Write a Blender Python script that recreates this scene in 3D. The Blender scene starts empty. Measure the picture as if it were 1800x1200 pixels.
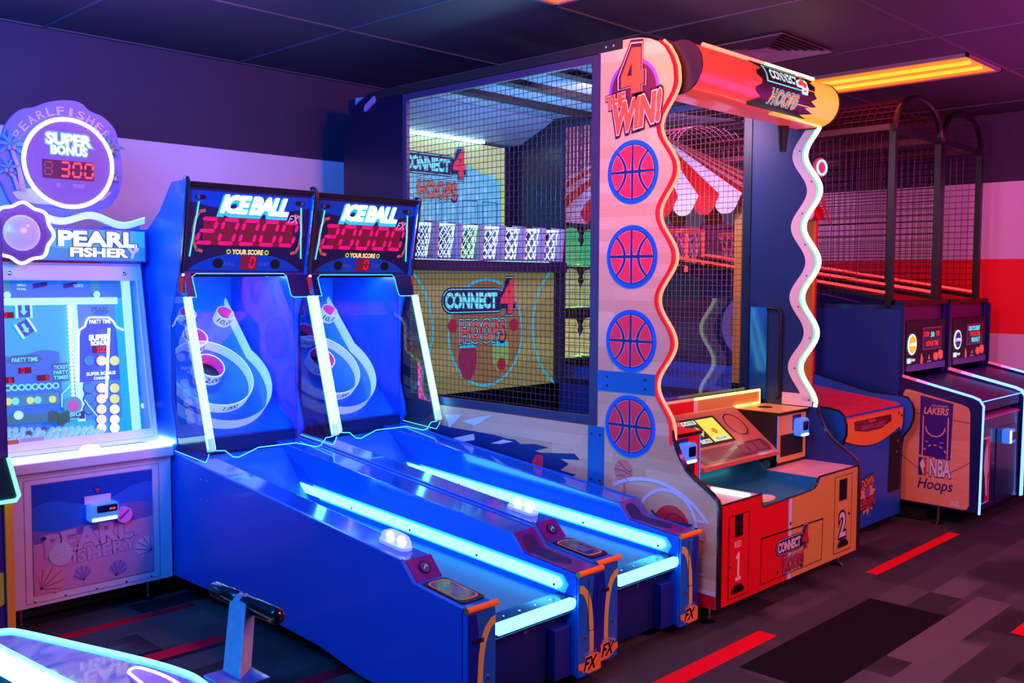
import bpy, math, random
from math import sin, cos, pi, radians, sqrt
from mathutils import Vector, Matrix
random.seed(7)
sc = bpy.context.scene
COL = sc.collection

# ------------------------------------------------------------------ camera, world, lights, exposure
YAW, PIT, ROL, FPX, CH = 0.797252653, 0.0609858, -0.00421164, 1712.69, 1.65
fw = Vector((sin(YAW)*cos(PIT), cos(YAW)*cos(PIT), -sin(PIT)))
r0 = Vector((cos(YAW), -sin(YAW), 0)); d0 = fw.cross(r0)
rt = cos(ROL)*r0 + sin(ROL)*d0; dn = -sin(ROL)*r0 + cos(ROL)*d0
EYE = Vector((0, 0, CH))
cam = bpy.data.cameras.new('camera'); cam.sensor_width = 36; cam.lens = FPX/1800*36; cam.clip_start = .05
co = bpy.data.objects.new('camera', cam); COL.objects.link(co); sc.camera = co
co.matrix_world = Matrix((( rt.x, -dn.x, -fw.x, 0), (rt.y, -dn.y, -fw.y, 0), (rt.z, -dn.z, -fw.z, CH), (0, 0, 0, 1)))

w = bpy.data.worlds.new('world'); sc.world = w; w.use_nodes = True
bg = w.node_tree.nodes['Background']; bg.inputs[0].default_value = (.09, .05, .40, 1); bg.inputs[1].default_value = .14
sc.view_settings.view_transform = 'Standard'; sc.view_settings.look = 'None'
sc.view_settings.exposure = 0.0; sc.view_settings.gamma = 1; sc.view_settings.use_curve_mapping = False

def area(name, loc, target, size, sizey, col, power):
    l = bpy.data.lights.new(name, 'AREA'); l.shape = 'RECTANGLE'; l.size = size; l.size_y = sizey
    l.color = col; l.energy = power
    o = bpy.data.objects.new(name, l); COL.objects.link(o); o.location = loc
    o.rotation_euler = (Vector(target)-Vector(loc)).to_track_quat('-Z', 'Y').to_euler()
    return o
area('blue_wash_lamp', (.2, 2.6, 2.75), (2.6, 3.9, .7), 1.2, 1.2, (.0, .30, 1), 82)
area('blue_corner_fill', (-.2, 4.4, 2.4), (.5, 5.8, 2.95), .7, .5, (.0, .20, 1), 85)  # added light for the blue glow high on the left
area('pink_wash_lamp', (3.6, -.6, 2.7), (5.2, 3.4, 1.0), 1.6, 1.2, (1, .38, .42), 95)
area('violet_wash_lamp', (2.2, 4.7, 2.95), (3.1, 5.8, 2.1), 1.4, .5, (.95, .28, .7), 5)
area('magenta_wash_lamp', (7.4, 1.0, 2.95), (8.6, 3.6, 1.8), 1.0, 1.0, (1, .07, .52), 62)
area('maroon_floor_fill', (4.4, -1.4, 2.9), (5.9, 1.5, 0), 1.6, 1.2, (1, .07, .25), 110)  # added overhead light that reddens the floor on the right
area('orange_wash_lamp', (3.25, 2.45, 3.02), (3.93, 3.0, 2.55), .35, .5, (1, .20, .01), 70)
area('blue_ceiling_fill', (.9, 3.0, 2.5), (1.5, 3.5, 3.07), 1.6, 1.6, (.0, .16, 1), 190)  # added light below the ceiling, tints its left part blue
area('tent_fill', (4.7, 3.6, 2.72), (5.7, 4.6, 2.2), .6, .3, (1, .55, .8), 26)  # added light inside the basketball cage, brightens the striped tent
area('back_wall_fill', (7.2, 4.6, 2.9), (7.6, 5.8, 2.1), 1.6, .4, (.9, .38, 1), 34)  # added light that brightens the wall behind the arched cages
area('cage_fill', (4.62, 4.3, 2.15), (4.65, 4.0, 2.85), .9, .5, (.25, .62, 1), 16)  # added light aimed up at the roof panels of the cage
area('violet_ceiling_lamp', (6.2, 1.6, 1.9), (6.0, 2.0, 3.07), 1.6, 1.2, (.85, .06, .62), 24)

# ------------------------------------------------------------------ materials
def lin(c): return tuple((x/255/12.92 if x/255 <= .04045 else ((x/255+.055)/1.055)**2.4) for x in c)
MATS = {}
def M(name, rgb=(200, 200, 200), rough=.5, metal=0., emit=None, es=1., noise=0., nscale=8., coat=0., alpha=None, trans=0., bump=0.):
    if name in MATS: return MATS[name]
    m = bpy.data.materials.new(name); m.use_nodes = True; nt = m.node_tree; b = nt.nodes['Principled BSDF']
    c = lin(rgb)+(1,)
    b.inputs['Base Color'].default_value = c; b.inputs['Roughness'].default_value = rough
    b.inputs['Metallic'].default_value = metal; b.inputs['Coat Weight'].default_value = coat
    b.inputs['Coat Roughness'].default_value = .06
    if trans: b.inputs['Transmission Weight'].default_value = trans; b.inputs['IOR'].default_value = 1.3
    if alpha is not None: b.inputs['Alpha'].default_value = alpha
    tc = nt.nodes.new('ShaderNodeTexCoord'); nz = nt.nodes.new('ShaderNodeTexNoise'); nz.inputs['Scale'].default_value = nscale
    nt.links.new(tc.outputs['Object'], nz.inputs['Vector'])
    mx = nt.nodes.new('ShaderNodeMix'); mx.data_type = 'RGBA'; mx.blend_type = 'MULTIPLY'
    mx.inputs[0].default_value = 1; mx.inputs[6].default_value = c
    mr = nt.nodes.new('ShaderNodeMapRange'); n_ = noise or .05
    mr.inputs['To Min'].default_value = 1-n_; mr.inputs['To Max'].default_value = 1+n_*.5
    nt.links.new(nz.outputs[0], mr.inputs['Value']); nt.links.new(mr.outputs[0], mx.inputs[7]); nt.links.new(mx.outputs[2], b.inputs['Base Color'])
    if bump:
        bp = nt.nodes.new('ShaderNodeBump'); bp.inputs['Strength'].default_value = bump; bp.inputs['Distance'].default_value = .003
        n2 = nt.nodes.new('ShaderNodeTexNoise'); n2.inputs['Scale'].default_value = 400; nt.links.new(tc.outputs['Object'], n2.inputs['Vector'])
        nt.links.new(n2.outputs[0], bp.inputs['Height']); nt.links.new(bp.outputs[0], b.inputs['Normal'])
    if emit:
        b.inputs['Emission Color'].default_value = emit+(1,); b.inputs['Emission Strength'].default_value = es
    MATS[name] = m; return m
def E(name, col, s):                       # a thing that gives off light
    return M(name, (20, 20, 20), .4, emit=col, es=s)
def wood(name, base, dark, horiz='Y', sx=1.0, rows=.06):
    """Court flooring print: staggered boards with grain."""
    if name in MATS: return MATS[name]
    m = bpy.data.materials.new(name); m.use_nodes = True; nt = m.node_tree; N = nt.nodes; L = nt.links; b = N['Principled BSDF']
    tc = N.new('ShaderNodeTexCoord'); sp = N.new('ShaderNodeSeparateXYZ'); cb = N.new('ShaderNodeCombineXYZ')
    L.new(tc.outputs['Object'], sp.inputs[0]); L.new(sp.outputs[horiz], cb.inputs[0]); L.new(sp.outputs['Z' if horiz != 'Z' else 'Y'], cb.inputs[1])
    br = N.new('ShaderNodeTexBrick'); br.inputs['Scale'].default_value = 1; br.inputs['Brick Width'].default_value = .42*sx
    br.inputs['Row Height'].default_value = rows; br.inputs['Mortar Size'].default_value = 0; br.inputs['Bias'].default_value = .1
    br.inputs['Color1'].default_value = lin(base)+(1,); br.inputs['Color2'].default_value = lin(dark)+(1,)
    L.new(cb.outputs[0], br.inputs['Vector'])
    mp = N.new('ShaderNodeMapping'); mp.inputs['Scale'].default_value = (1.5, 60, 1); L.new(cb.outputs[0], mp.inputs[0])
    nz = N.new('ShaderNodeTexNoise'); nz.inputs['Scale'].default_value = 2; nz.inputs['Detail'].default_value = 3; L.new(mp.outputs[0], nz.inputs[0])
    mr = N.new('ShaderNodeMapRange'); mr.inputs['To Min'].default_value = .84; mr.inputs['To Max'].default_value = 1.08; L.new(nz.outputs[0], mr.inputs[0])
    mx = N.new('ShaderNodeMix'); mx.data_type = 'RGBA'; mx.blend_type = 'MULTIPLY'; mx.inputs[0].default_value = 1
    L.new(br.outputs[0], mx.inputs[6]); L.new(mr.outputs[0], mx.inputs[7]); L.new(mx.outputs[2], b.inputs['Base Color'])
    b.inputs['Roughness'].default_value = .38
    MATS[name] = m; return m

BLUE = M('blue_laminate', (2, 96, 225), .36, coat=.1)
BLUETOP = M('glossy_blue_top', (4, 92, 240), .12, coat=1)
NAVY = M('navy_panel', (14, 30, 110), .35)
DNAVY = M('dark_navy', (10, 18, 60), .4)
BLACK = M('black_plastic', (12, 12, 18), .35)
MATTE = M('matte_black', (8, 8, 12), .7)
WHITE = M('white_plastic', (235, 235, 240), .35)
WHT = M('white_print', (225, 222, 235), .5)
CHROME = M('chrome', (210, 210, 220), .12, 1)
STEEL = M('brushed_steel', (205, 196, 215), .42, .85, noise=.25, nscale=40)
RED = M('red_laminate', (222, 12, 30), .4)
YEL = M('yellow_laminate', (214, 168, 88), .4)
ORG = M('orange_plastic', (255, 135, 40), .4)
GOLD = M('gold_print', (212, 205, 105), .5)
CYAN = E('cyan_neon', (.08, .62, 1.0), 7.0)
CYANS = E('cyan_neon_soft', (.03, .50, 1.0), 2.6)
BLUEN = E('blue_neon', (.05, .22, 1.0), 6.0)
LINE = E('cyan_edge_light', (.06, .65, 1.0), 2.2)
WNEON = E('warm_white_neon', (1.0, .92, .62), 3.2)
GEDGE = E('green_edge_neon', (.18, .95, .45), 1.3)
YNEON = E('yellow_neon', (1.0, .72, .16), 3.0)
RNEON = E('red_neon', (1.0, .10, .06), 2.6)
RNEONC = E('red_neon_core', (1.0, .30, .18), 1.7)
REDLED = E('red_led', (1.0, .0, .035), 1.6)
PINKLED = E('pink_red_led', (1.0, .0, .16), 1.5)
REDBG = M('dark_red_display', (40, 2, 12), .6, emit=(.5, .0, .06), es=.32)

# ------------------------------------------------------------------ mesh building
def U(u, v, **k):
    """Point of the photograph (1800x1200) on a real plane x=, y= or z= of the room."""
    d = rt*((u-900)/FPX) + dn*((v-600)/FPX) + fw
    a = list(k)[0]; i = 'xyz'.index(a); t = (k[a]-EYE[i])/d[i]
    return EYE + d*t

class MB:
    def __init__(s): s.v = []; s.f = []
    def add(s, vs, fs):
        n = len(s.v); s.v += [tuple(p) for p in vs]; s.f += [tuple(i+n for i in f) for f in fs]; return s
    def box(s, a, b):
        x0, y0, z0 = [min(a[i], b[i]) for i in range(3)]; x1, y1, z1 = [max(a[i], b[i]) for i in range(3)]
        return s.add([(x0,y0,z0),(x1,y0,z0),(x1,y1,z0),(x0,y1,z0),(x0,y0,z1),(x1,y0,z1),(x1,y1,z1),(x0,y1,z1)],
                     [(0,3,2,1),(4,5,6,7),(0,1,5,4),(1,2,6,5),(2,3,7,6),(3,0,4,7)])
    def prism(s, pts, vec):
        pts = [Vector(p) for p in pts]; vec = Vector(vec); n = len(pts)
        return s.add(pts+[p+vec for p in pts], [tuple(range(n))[::-1], tuple(range(n, 2*n))]+[(i, (i+1) % n, n+(i+1) % n, n+i) for i in range(n)])
    def yz(s, prof, x0, x1): return s.prism([(x0, y, z) for y, z in prof], (x1-x0, 0, 0))
    def xz(s, prof, y0, y1): return s.prism([(x, y0, z) for x, z in prof], (0, y1-y0, 0))
    def poly(s, pts): return s.add(pts, [tuple(range(len(pts)))])
    def tube(s, path, r, n=8, closed=False, cap=True):
        P = [Vector(p) for p in path]; m = len(P); rings = []
        up = None
        for i in range(m):
            if closed: t = P[(i+1) % m]-P[i-1]
            else: t = P[min(i+1, m-1)]-P[max(i-1, 0)]
            t.normalize()
            if up is None:
                up = Vector((0, 0, 1)) if abs(t.z) < .9 else Vector((1, 0, 0))
            a = t.cross(up); 
            if a.length < 1e-5: a = t.cross(Vector((0, 1, 0)))
            a.normalize(); b = a.cross(t); up = b
            rr = r[i] if isinstance(r, (list, tuple)) else r
            rings.append([P[i]+a*(rr*cos(2*pi*k/n))+b*(rr*sin(2*pi*k/n)) for k in range(n)])
        vs = [p for q in rings for p in q]; fs = []
        for i in range(m if closed else m-1):
            j = (i+1) % m
            for k in range(n): fs.append((i*n+k, i*n+(k+1) % n, j*n+(k+1) % n, j*n+k))
        if not closed and cap: fs += [tuple(range(n))[::-1], tuple(range((m-1)*n, m*n))]
        return s.add(vs, fs)
    def ribbon(s, path, off, vec):
        """solid strip: path offset by off(i) in-plane, extruded by vec"""
        P = [Vector(p) for p in path]; Q = [Vector(p)+Vector(o) for p, o in zip(path, off)]; v = Vector(vec); m = len(P)
        vs = P+Q+[p+v for p in P]+[p+v for p in Q]; fs = []
        for i in range(m-1):
            fs += [(i, i+1, m+i+1, m+i), (2*m+i, 3*m+i, 3*m+i+1, 2*m+i+1), (i, 2*m+i, 2*m+i+1, i+1), (m+i, m+i+1, 3*m+i+1, 3*m+i)]
        fs += [(0, m, 3*m, 2*m), (m-1, 3*m-1, 4*m-1, 2*m-1)]
        return s.add(vs, fs)
    def lathe(s, prof, c, ax=(0, 0, 1), n=20, capt=True, a0=0, a1=2*pi):
        c = Vector(c); ax = Vector(ax).normalized(); u = ax.orthogonal().normalized(); v = ax.cross(u); full = abs(a1-a0-2*pi) < 1e-6
        vs = []; k_ = n if full else n+1
        for r, h in prof:
            for k in range(k_):
                a = a0+(a1-a0)*k/n; vs.append(c+u*(r*cos(a))+v*(r*sin(a))+ax*h)
        fs = []
        for i in range(len(prof)-1):
            for k in range(n):
                k2 = (k+1) % k_ if full else k+1
                fs.append((i*k_+k, i*k_+k2, (i+1)*k_+k2, (i+1)*k_+k))
        if capt and full:
            if prof[0][0] > 1e-6: fs.append(tuple(range(k_))[::-1])
            if prof[-1][0] > 1e-6: fs.append(tuple(range((len(prof)-1)*k_, len(prof)*k_)))
        return s.add(vs, fs)
    def ball(s, c, r, n=12, sq=(1, 1, 1)):
        vs = []; fs = []; m = n//2; c = Vector(c)
        for i in range(m+1):
            t = pi*i/m
            for k in range(n):
                a = 2*pi*k/n; vs.append(c+Vector((r*sq[0]*sin(t)*cos(a), r*sq[1]*sin(t)*sin(a), r*sq[2]*cos(t))))
        for i in range(m):
            for k in range(n): fs.append((i*n+k, (i+1)*n+k, (i+1)*n+(k+1) % n, i*n+(k+1) % n))
        return s.add(vs, fs)

def rootloc(p):
    while p.parent: p = p.parent
    return p.location
def part(name, mb, mat, parent=None, bevel=0, smooth=True, seg=2, angle=35, **props):
    me = bpy.data.meshes.new(name)
    off = rootloc(parent) if parent else Vector((0, 0, 0))
    me.from_pydata([(x-off.x, y-off.y, z-off.z) for x, y, z in mb.v], [], mb.f); me.validate()
    me.materials.append(mat)
    o = bpy.data.objects.new(name, me); COL.objects.link(o); o.parent = parent
    import bmesh
    bm = bmesh.new(); bm.from_mesh(me); bmesh.ops.remove_doubles(bm, verts=bm.verts, dist=1e-6)
    if len(bm.faces) < 30000: bmesh.ops.recalc_face_normals(bm, faces=bm.faces)
    bm.to_mesh(me); bm.free()
    if smooth and len(me.polygons):
        me.polygons.foreach_set('use_smooth', [True]*len(me.polygons)); me.set_sharp_from_angle(angle=radians(angle))
    if bevel:
        md = o.modifiers.new('bevel', 'BEVEL'); md.width = bevel; md.segments = seg; md.limit_method = 'ANGLE'; md.angle_limit = radians(40); md.harden_normals = True
    for k, v in props.items(): o[k] = v
    return o
def thing(name, label, cat, loc, group=None):
    o = bpy.data.objects.new(name, None); COL.objects.link(o); o.location = loc; o.empty_display_size = .1
    o['label'] = label; o['category'] = cat
    if group: o['group'] = group
    return o
def copytree(o, delta, parent=None):
    c = o.copy(); COL.objects.link(c); c.parent = parent
    if parent is None: c.location = Vector(o.location)+Vector(delta)
    for ch in list(o.children): copytree(ch, delta, c)
    return c
def structure(name, mb, mat, **k): return part(name, mb, mat, None, kind='structure', **k)

# ------------------------------------------------------------------ planar prints and lettering
_tc = {}
def textgeo(s, off, shear, space):
    key = (s, off, shear, space)
    if key in _tc: return _tc[key]
    cu = bpy.data.curves.new('t', 'FONT'); cu.body = s; cu.size = 1; cu.offset = off; cu.shear = shear; cu.space_character = space
    cu.resolution_u = 3; cu.fill_mode = 'FRONT'
    o = bpy.data.objects.new('t', cu); COL.objects.link(o)
    dg = bpy.context.evaluated_depsgraph_get(); dg.update()
    me = bpy.data.meshes.new_from_object(o.evaluated_get(dg))
    r = ([tuple(v.co[:2]) for v in me.vertices], [tuple(p.vertices) for p in me.polygons])
    bpy.data.objects.remove(o); bpy.data.meshes.remove(me); bpy.data.curves.remove(cu)
    _tc[key] = r; return r
def bbox(v): return min(p[0] for p in v), min(p[1] for p in v), max(p[0] for p in v), max(p[1] for p in v)

class PL:
    """A plane of a real object: origin o, right axis ex, up axis ey; n points to the viewer side."""
    def __init__(s, o, ex, ey):
        s.o = Vector(o); s.ex = Vector(ex).normalized(); ey = Vector(ey); s.ey = (ey-s.ex*ey.dot(s.ex)).normalized(); s.n = s.ex.cross(s.ey)
    def at(s, a, b, h=0): return s.o+s.ex*a+s.ey*b+s.n*h
    def px(s, u, v):
        d = rt*((u-900)/FPX) + dn*((v-600)/FPX) + fw
        t = (s.o-EYE).dot(s.n)/d.dot(s.n); p = EYE+d*t-s.o
        return (p.dot(s.ex), p.dot(s.ey))
    def poly(s, mb, pts, h=.001, th=.0):
        if th: mb.prism([s.at(a, b, h) for a, b in pts], s.n*th)
        else: mb.poly([s.at(a, b, h) for a, b in pts])
        return mb
    def rect(s, mb, a0, b0, a1, b1, h=.001, th=0): return s.poly(mb, [(a0, b0), (a1, b0), (a1, b1), (a0, b1)], h, th)
    def rrect(s, mb, a0, b0, a1, b1, r, h=.001, th=0): return s.poly(mb, rr(a0, b0, a1, b1, r), h, th)
    def disc(s, mb, a, b, r, h=.001, th=0, n=32, ry=None):
        ry = ry or r; return s.poly(mb, [(a+r*cos(2*pi*k/n), b+ry*sin(2*pi*k/n)) for k in range(n)], h, th)
    def ring(s, mb, a, b, r0, r1, h=.001, n=40, t0=0, t1=2*pi, ky=1):
        P = [(cos(t0+(t1-t0)*k/n), sin(t0+(t1-t0)*k/n)) for k in range(n+1)]
        vs = [s.at(a+r0*x, b+r0*y*ky, h) for x, y in P]+[s.at(a+r1*x, b+r1*y*ky, h) for x, y in P]
        return mb.add(vs, [(k, k+1, n+2+k, n+1+k) for k in range(n)])
    def line(s, mb, pts, w, h=.001):
        for (a, b), (c, d) in zip(pts, pts[1:]):
            L_ = math.hypot(c-a, d-b) or 1; nx, ny = -(d-b)/L_*w/2, (c-a)/L_*w/2
            ex, ey = (c-a)/L_*w*.3, (d-b)/L_*w*.3
            s.poly(mb, [(a-nx-ex, b-ny-ey), (c-nx+ex, d-ny+ey), (c+nx+ex, d+ny+ey), (a+nx-ex, b+ny-ey)], h)
        return mb
    def tubepath(s, mb, pts, r, h=.0, n=6, closed=False): return mb.tube([s.at(a, b, h) for a, b in pts], r, n, closed)
    def text(s, mb, t, cx, cy, w, hh, h=.002, off=0., shear=0., space=1., rot=0., arc=None, curve=None):
        """lettering fitted into a box w x hh around (cx,cy); off thickens it (fit stays that of the plain letters)"""
        v0, _ = textgeo(t, 0, shear, space); v, f = textgeo(t, off, shear, space); x0, y0, x1, y1 = bbox(v0)
        sx = w/(x1-x0); sy = hh/(y1-y0); out = []
        for x, y in v:
            a = (x-(x0+x1)/2)*sx; b = (y-(y0+y1)/2)*sy
            if curve: b += curve(a)
            if arc: a, b = (arc+b)*sin(a/arc), (arc+b)*cos(a/arc)-arc
            a, b = a*cos(rot)-b*sin(rot), a*sin(rot)+b*cos(rot)
            out.append(s.at(cx+a, cy+b, h))
        return mb.add(out, f)
    def seg7(s, mb, txt, cx, cy, h_, dw=None, gap=.3, shear=.12, h=.002):
        dw = dw or h_*.55; step = dw*(1+gap); n = len(txt); x = cx-step*(n-1)/2; t = h_*.15
        S = {'0': 'abcdef', '1': 'bc', '2': 'abged', '3': 'abgcd', '5': 'afgcd', '6': 'afgedc', '8': 'abcdefg', ' ': ''}
        for ch in txt:
            l, r, b, m_, tp = x-dw/2, x+dw/2, cy-h_/2, cy, cy+h_/2
            sg = {'a': (l, tp, r, tp), 'd': (l, b, r, b), 'g': (l, m_, r, m_), 'f': (l, m_, l, tp), 'e': (l, b, l, m_), 'b': (r, m_, r, tp), 'c': (r, b, r, m_)}
            for k in S[ch]:
                a, b2, c, d = sg[k]; g = t*.18
                if b2 == d: p = [(a+g-t*.3, b2), (a+g+t*.2, b2+t/2), (c-g-t*.2, b2+t/2), (c-g+t*.3, b2), (c-g-t*.2, b2-t/2), (a+g+t*.2, b2-t/2)]
                else: g = t*.5; p = [(a, b2+g), (a-t/2, b2+g+t/2), (a-t/2, d-g-t/2), (a, d-g), (a+t/2, d-g-t/2), (a+t/2, b2+g+t/2)]
                s.poly(mb, [(q+shear*(w_-cy), w_) for q, w_ in p], h)
            x += step
        return mb
def rr(a0, b0, a1, b1, r, n=5):
    o = []
    for cx, cy, t in ((a1-r, b1-r, 0), (a0+r, b1-r, pi/2), (a0+r, b0+r, pi), (a1-r, b0+r, 1.5*pi)):
        for k in range(n+1): a = t+pi/2*k/n; o.append((cx+r*cos(a), cy+r*sin(a)))
    return o
def screws(name, pts, r, parent, n, mat=CHROME):
    for p in pts: part(name, MB().lathe([(r, 0), (r, r*.3), (r*.6, r*.55), (0, r*.6)], p, n, n=8), mat, parent)
def CR(P, n=6):
    out = []
    for i in range(len(P)-1):
        p0 = P[max(0, i-1)]; p1 = P[i]; p2 = P[i+1]; p3 = P[min(len(P)-1, i+2)]
        for k in range(n):
            t = k/n; out.append(tuple(.5*(2*p1[j]+(-p0[j]+p2[j])*t+(2*p0[j]-5*p1[j]+4*p2[j]-p3[j])*t*t+(-p0[j]+3*p1[j]-3*p2[j]+p3[j])*t**3) for j in range(len(p1))))
    return out+[P[-1]]

# ================================================================== THE ROOM
CE = 3.07; BW = 5.8; RW = 8.72
def carpet():
    m = bpy.data.materials.new('plank_carpet'); m.use_nodes = True; nt = m.node_tree; N = nt.nodes; L = nt.links; b = N['Principled BSDF']
    tc = N.new('ShaderNodeTexCoord'); sp = N.new('ShaderNodeSeparateXYZ'); L.new(tc.outputs['Object'], sp.inputs[0])
    def brick(w_, h_, c1, c2, off, bias=0.):
        mp = N.new('ShaderNodeMapping'); mp.inputs['Location'].default_value = off; L.new(tc.outputs['Object'], mp.inputs[0])
        br = N.new('ShaderNodeTexBrick'); br.inputs['Scale'].default_value = 1; br.inputs['Brick Width'].default_value = w_; br.inputs['Row Height'].default_value = h_
        br.inputs['Mortar Size'].default_value = 0; br.inputs['Bias'].default_value = bias; br.offset = .37; br.offset_frequency = 2; br.squash = 1.3; br.squash_frequency = 3
        br.inputs['Color1'].default_value = lin(c1)+(1,); br.inputs['Color2'].default_value = lin(c2)+(1,); L.new(mp.outputs[0], br.inputs[0]); return br
    b1 = brick(1.27, .40, (30, 26, 36), (86, 80, 96), (.1, .03, 0)); b2 = brick(.93, .165, (32, 28, 40), (104, 96, 112), (.33, .0, 0))
    nz = N.new('ShaderNodeTexNoise'); nz.inputs['Scale'].default_value = 1.6; L.new(tc.outputs['Object'], nz.inputs[0])
    cr = N.new('ShaderNodeMapRange'); cr.inputs['From Min'].default_value = .42; cr.inputs['From Max'].default_value = .58; L.new(nz.outputs[0], cr.inputs[0])
    mx = N.new('ShaderNodeMix'); mx.data_type = 'RGBA'; L.new(cr.outputs[0], mx.inputs[0]); L.new(b1.outputs[0], mx.inputs[6]); L.new(b2.outputs[0], mx.inputs[7])
    cur = mx.outputs[2]
    def box01(sock, a, c):
        g = N.new('ShaderNodeMath'); g.operation = 'GREATER_THAN'; L.new(sock, g.inputs[0]); g.inputs[1].default_value = a
        l = N.new('ShaderNodeMath'); l.operation = 'LESS_THAN'; L.new(sock, l.inputs[0]); l.inputs[1].default_value = c
        p = N.new('ShaderNodeMath'); p.operation = 'MULTIPLY'; L.new(g.outputs[0], p.inputs[0]); L.new(l.outputs[0], p.inputs[1]); return p.outputs[0]
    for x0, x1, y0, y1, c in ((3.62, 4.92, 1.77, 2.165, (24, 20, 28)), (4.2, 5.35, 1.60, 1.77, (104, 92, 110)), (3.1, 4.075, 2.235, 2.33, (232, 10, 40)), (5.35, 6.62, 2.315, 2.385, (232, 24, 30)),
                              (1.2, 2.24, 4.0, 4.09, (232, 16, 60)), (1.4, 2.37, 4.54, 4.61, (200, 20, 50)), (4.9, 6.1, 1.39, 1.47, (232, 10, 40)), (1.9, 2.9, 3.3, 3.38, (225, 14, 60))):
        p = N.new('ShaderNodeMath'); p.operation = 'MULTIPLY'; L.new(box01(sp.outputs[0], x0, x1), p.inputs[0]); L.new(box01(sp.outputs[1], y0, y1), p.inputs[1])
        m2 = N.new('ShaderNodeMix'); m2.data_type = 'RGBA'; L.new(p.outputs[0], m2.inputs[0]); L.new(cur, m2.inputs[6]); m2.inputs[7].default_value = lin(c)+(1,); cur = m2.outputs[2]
    n2 = N.new('ShaderNodeTexNoise'); n2.inputs['Scale'].default_value = 260; L.new(tc.outputs['Object'], n2.inputs[0])
    mr = N.new('ShaderNodeMapRange'); mr.inputs['To Min'].default_value = .55; mr.inputs['To Max'].default_value = 1.3; L.new(n2.outputs[0], mr.inputs[0])
    m3 = N.new('ShaderNodeMix'); m3.data_type = 'RGBA'; m3.blend_type = 'MULTIPLY'; m3.inputs[0].default_value = 1; L.new(cur, m3.inputs[6]); L.new(mr.outputs[0], m3.inputs[7])
    L.new(m3.outputs[2], b.inputs['Base Color']); b.inputs['Roughness'].default_value = .95; b.inputs['Specular IOR Level'].default_value = .1
    bp = N.new('ShaderNodeBump'); bp.inputs['Strength'].default_value = .5; bp.inputs['Distance'].default_value = .004; L.new(n2.outputs[0], bp.inputs['Height']); L.new(bp.outputs[0], b.inputs['Normal'])
    return m
structure('floor', MB().box((-1.5, -2.5, -.06), (RW+.1, BW+.1, 0)), carpet())
def striped_wall():
    m = bpy.data.materials.new('striped_wall_paint'); m.use_nodes = True; nt = m.node_tree; N = nt.nodes; L = nt.links; b = N['Principled BSDF']
    tc = N.new('ShaderNodeTexCoord'); sp = N.new('ShaderNodeSeparateXYZ'); L.new(tc.outputs['Object'], sp.inputs[0])
    cr = N.new('ShaderNodeValToRGB'); cr.color_ramp.interpolation = 'CONSTANT'
    mr = N.new('ShaderNodeMapRange'); mr.inputs['From Max'].default_value = 4; L.new(sp.outputs[2], mr.inputs[0]); L.new(mr.outputs[0], cr.inputs[0])
    e = cr.color_ramp.elements; e[0].position = 0; e[0].color = lin((205, 192, 208))+(1,); e[1].position = 1.224/4; e[1].color = lin((226, 6, 28))+(1,)
    for p, c in ((1.845/4, (205, 192, 208)), (2.49/4, (46, 34, 66))): q = e.new(p); q.color = lin(c)+(1,)
    L.new(cr.outputs[0], b.inputs['Base Color']); b.inputs['Roughness'].default_value = .7
    nz = N.new('ShaderNodeTexNoise'); nz.inputs['Scale'].default_value = 120; bp = N.new('ShaderNodeBump'); bp.inputs['Strength'].default_value = .12; bp.inputs['Distance'].default_value = .002
    L.new(tc.outputs['Object'], nz.inputs[0]); L.new(nz.outputs[0], bp.inputs['Height']); L.new(bp.outputs[0], b.inputs['Normal']); return m
SW = striped_wall()
structure('wall_back', MB().box((-1.5, BW, 0), (RW+.1, BW+.1, CE)), SW)
structure('wall_right', MB().box((RW, -2.5, 0), (RW+.1, BW, CE)), SW)
structure('ceiling', MB().box((-1.5, -2.5, CE), (RW+.1, BW+.1, CE+.05)), M('ceiling_grey', (58, 52, 68), .6, noise=.1, nscale=3))
CT = M('ceiling_tile_grey', (86, 80, 98), .55, noise=.08, nscale=3); SEAM = M('ceiling_grid_paint', (74, 66, 84), .5)
tr = MB()
for i in range(-1, 8): tr.box((.93+1.214*i-.008, -2.5, CE-.006), (.93+1.214*i+.008, BW, CE))
structure('trim_1', tr, SEAM)
tr = MB()
for i in range(-2, 5): tr.box((-1.5, 1.055*1+1.18*i-.008, CE-.0065), (RW, 1.055+1.18*i+.008, CE))
structure('trim_2', tr, SEAM)
structure('baseboard_right', MB().box((RW-.015, -2.5, 0), (RW, BW, .1)), BLACK)
structure('baseboard_back', MB().box((-1.5, BW-.015, 0), (RW, BW, .1)), BLACK)

def ceiling_light(x0, y0, x1, y1, label):
    t = thing('ceiling_light', label, 'light', ((x0+x1)/2, (y0+y1)/2, CE), 'orange ceiling light panels')
    fr = MB(); z0, z1 = CE-.022, CE
    for a, b in (((x0, y0), (x1, y0+.02)), ((x0, y1-.02), (x1, y1)), ((x0, y0), (x0+.02, y1)), ((x1-.02, y0), (x1, y1))): fr.box((a[0], a[1], z0), (b[0], b[1], z1))
    part('frame', fr, M('light_frame', (120, 90, 110), .4), t)
    part('diffuser', MB().box((x0+.02, y0+.02, CE-.012), (x1-.02, y1-.02, CE-.008)), E('orange_diffuser', (1, .085, .006), 3.0), t)
    for k in (1, 2):
        x = x0+(x1-x0)*k/3; part('tube', MB().tube([(x, y0+.06, CE-.012), (x, y1-.06, CE-.012)], .020, 8), E('yellow_tube', (1, .19, .012), 4.0), t)
    return t
def lightpanel(x0, y0, x1, y1, label): ceiling_light(x0, y0, x1, y1, label)
lightpanel(6.31, 2.25, 6.92, 3.40, 'long orange glowing ceiling light panel over the arched basketball cages')
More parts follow.
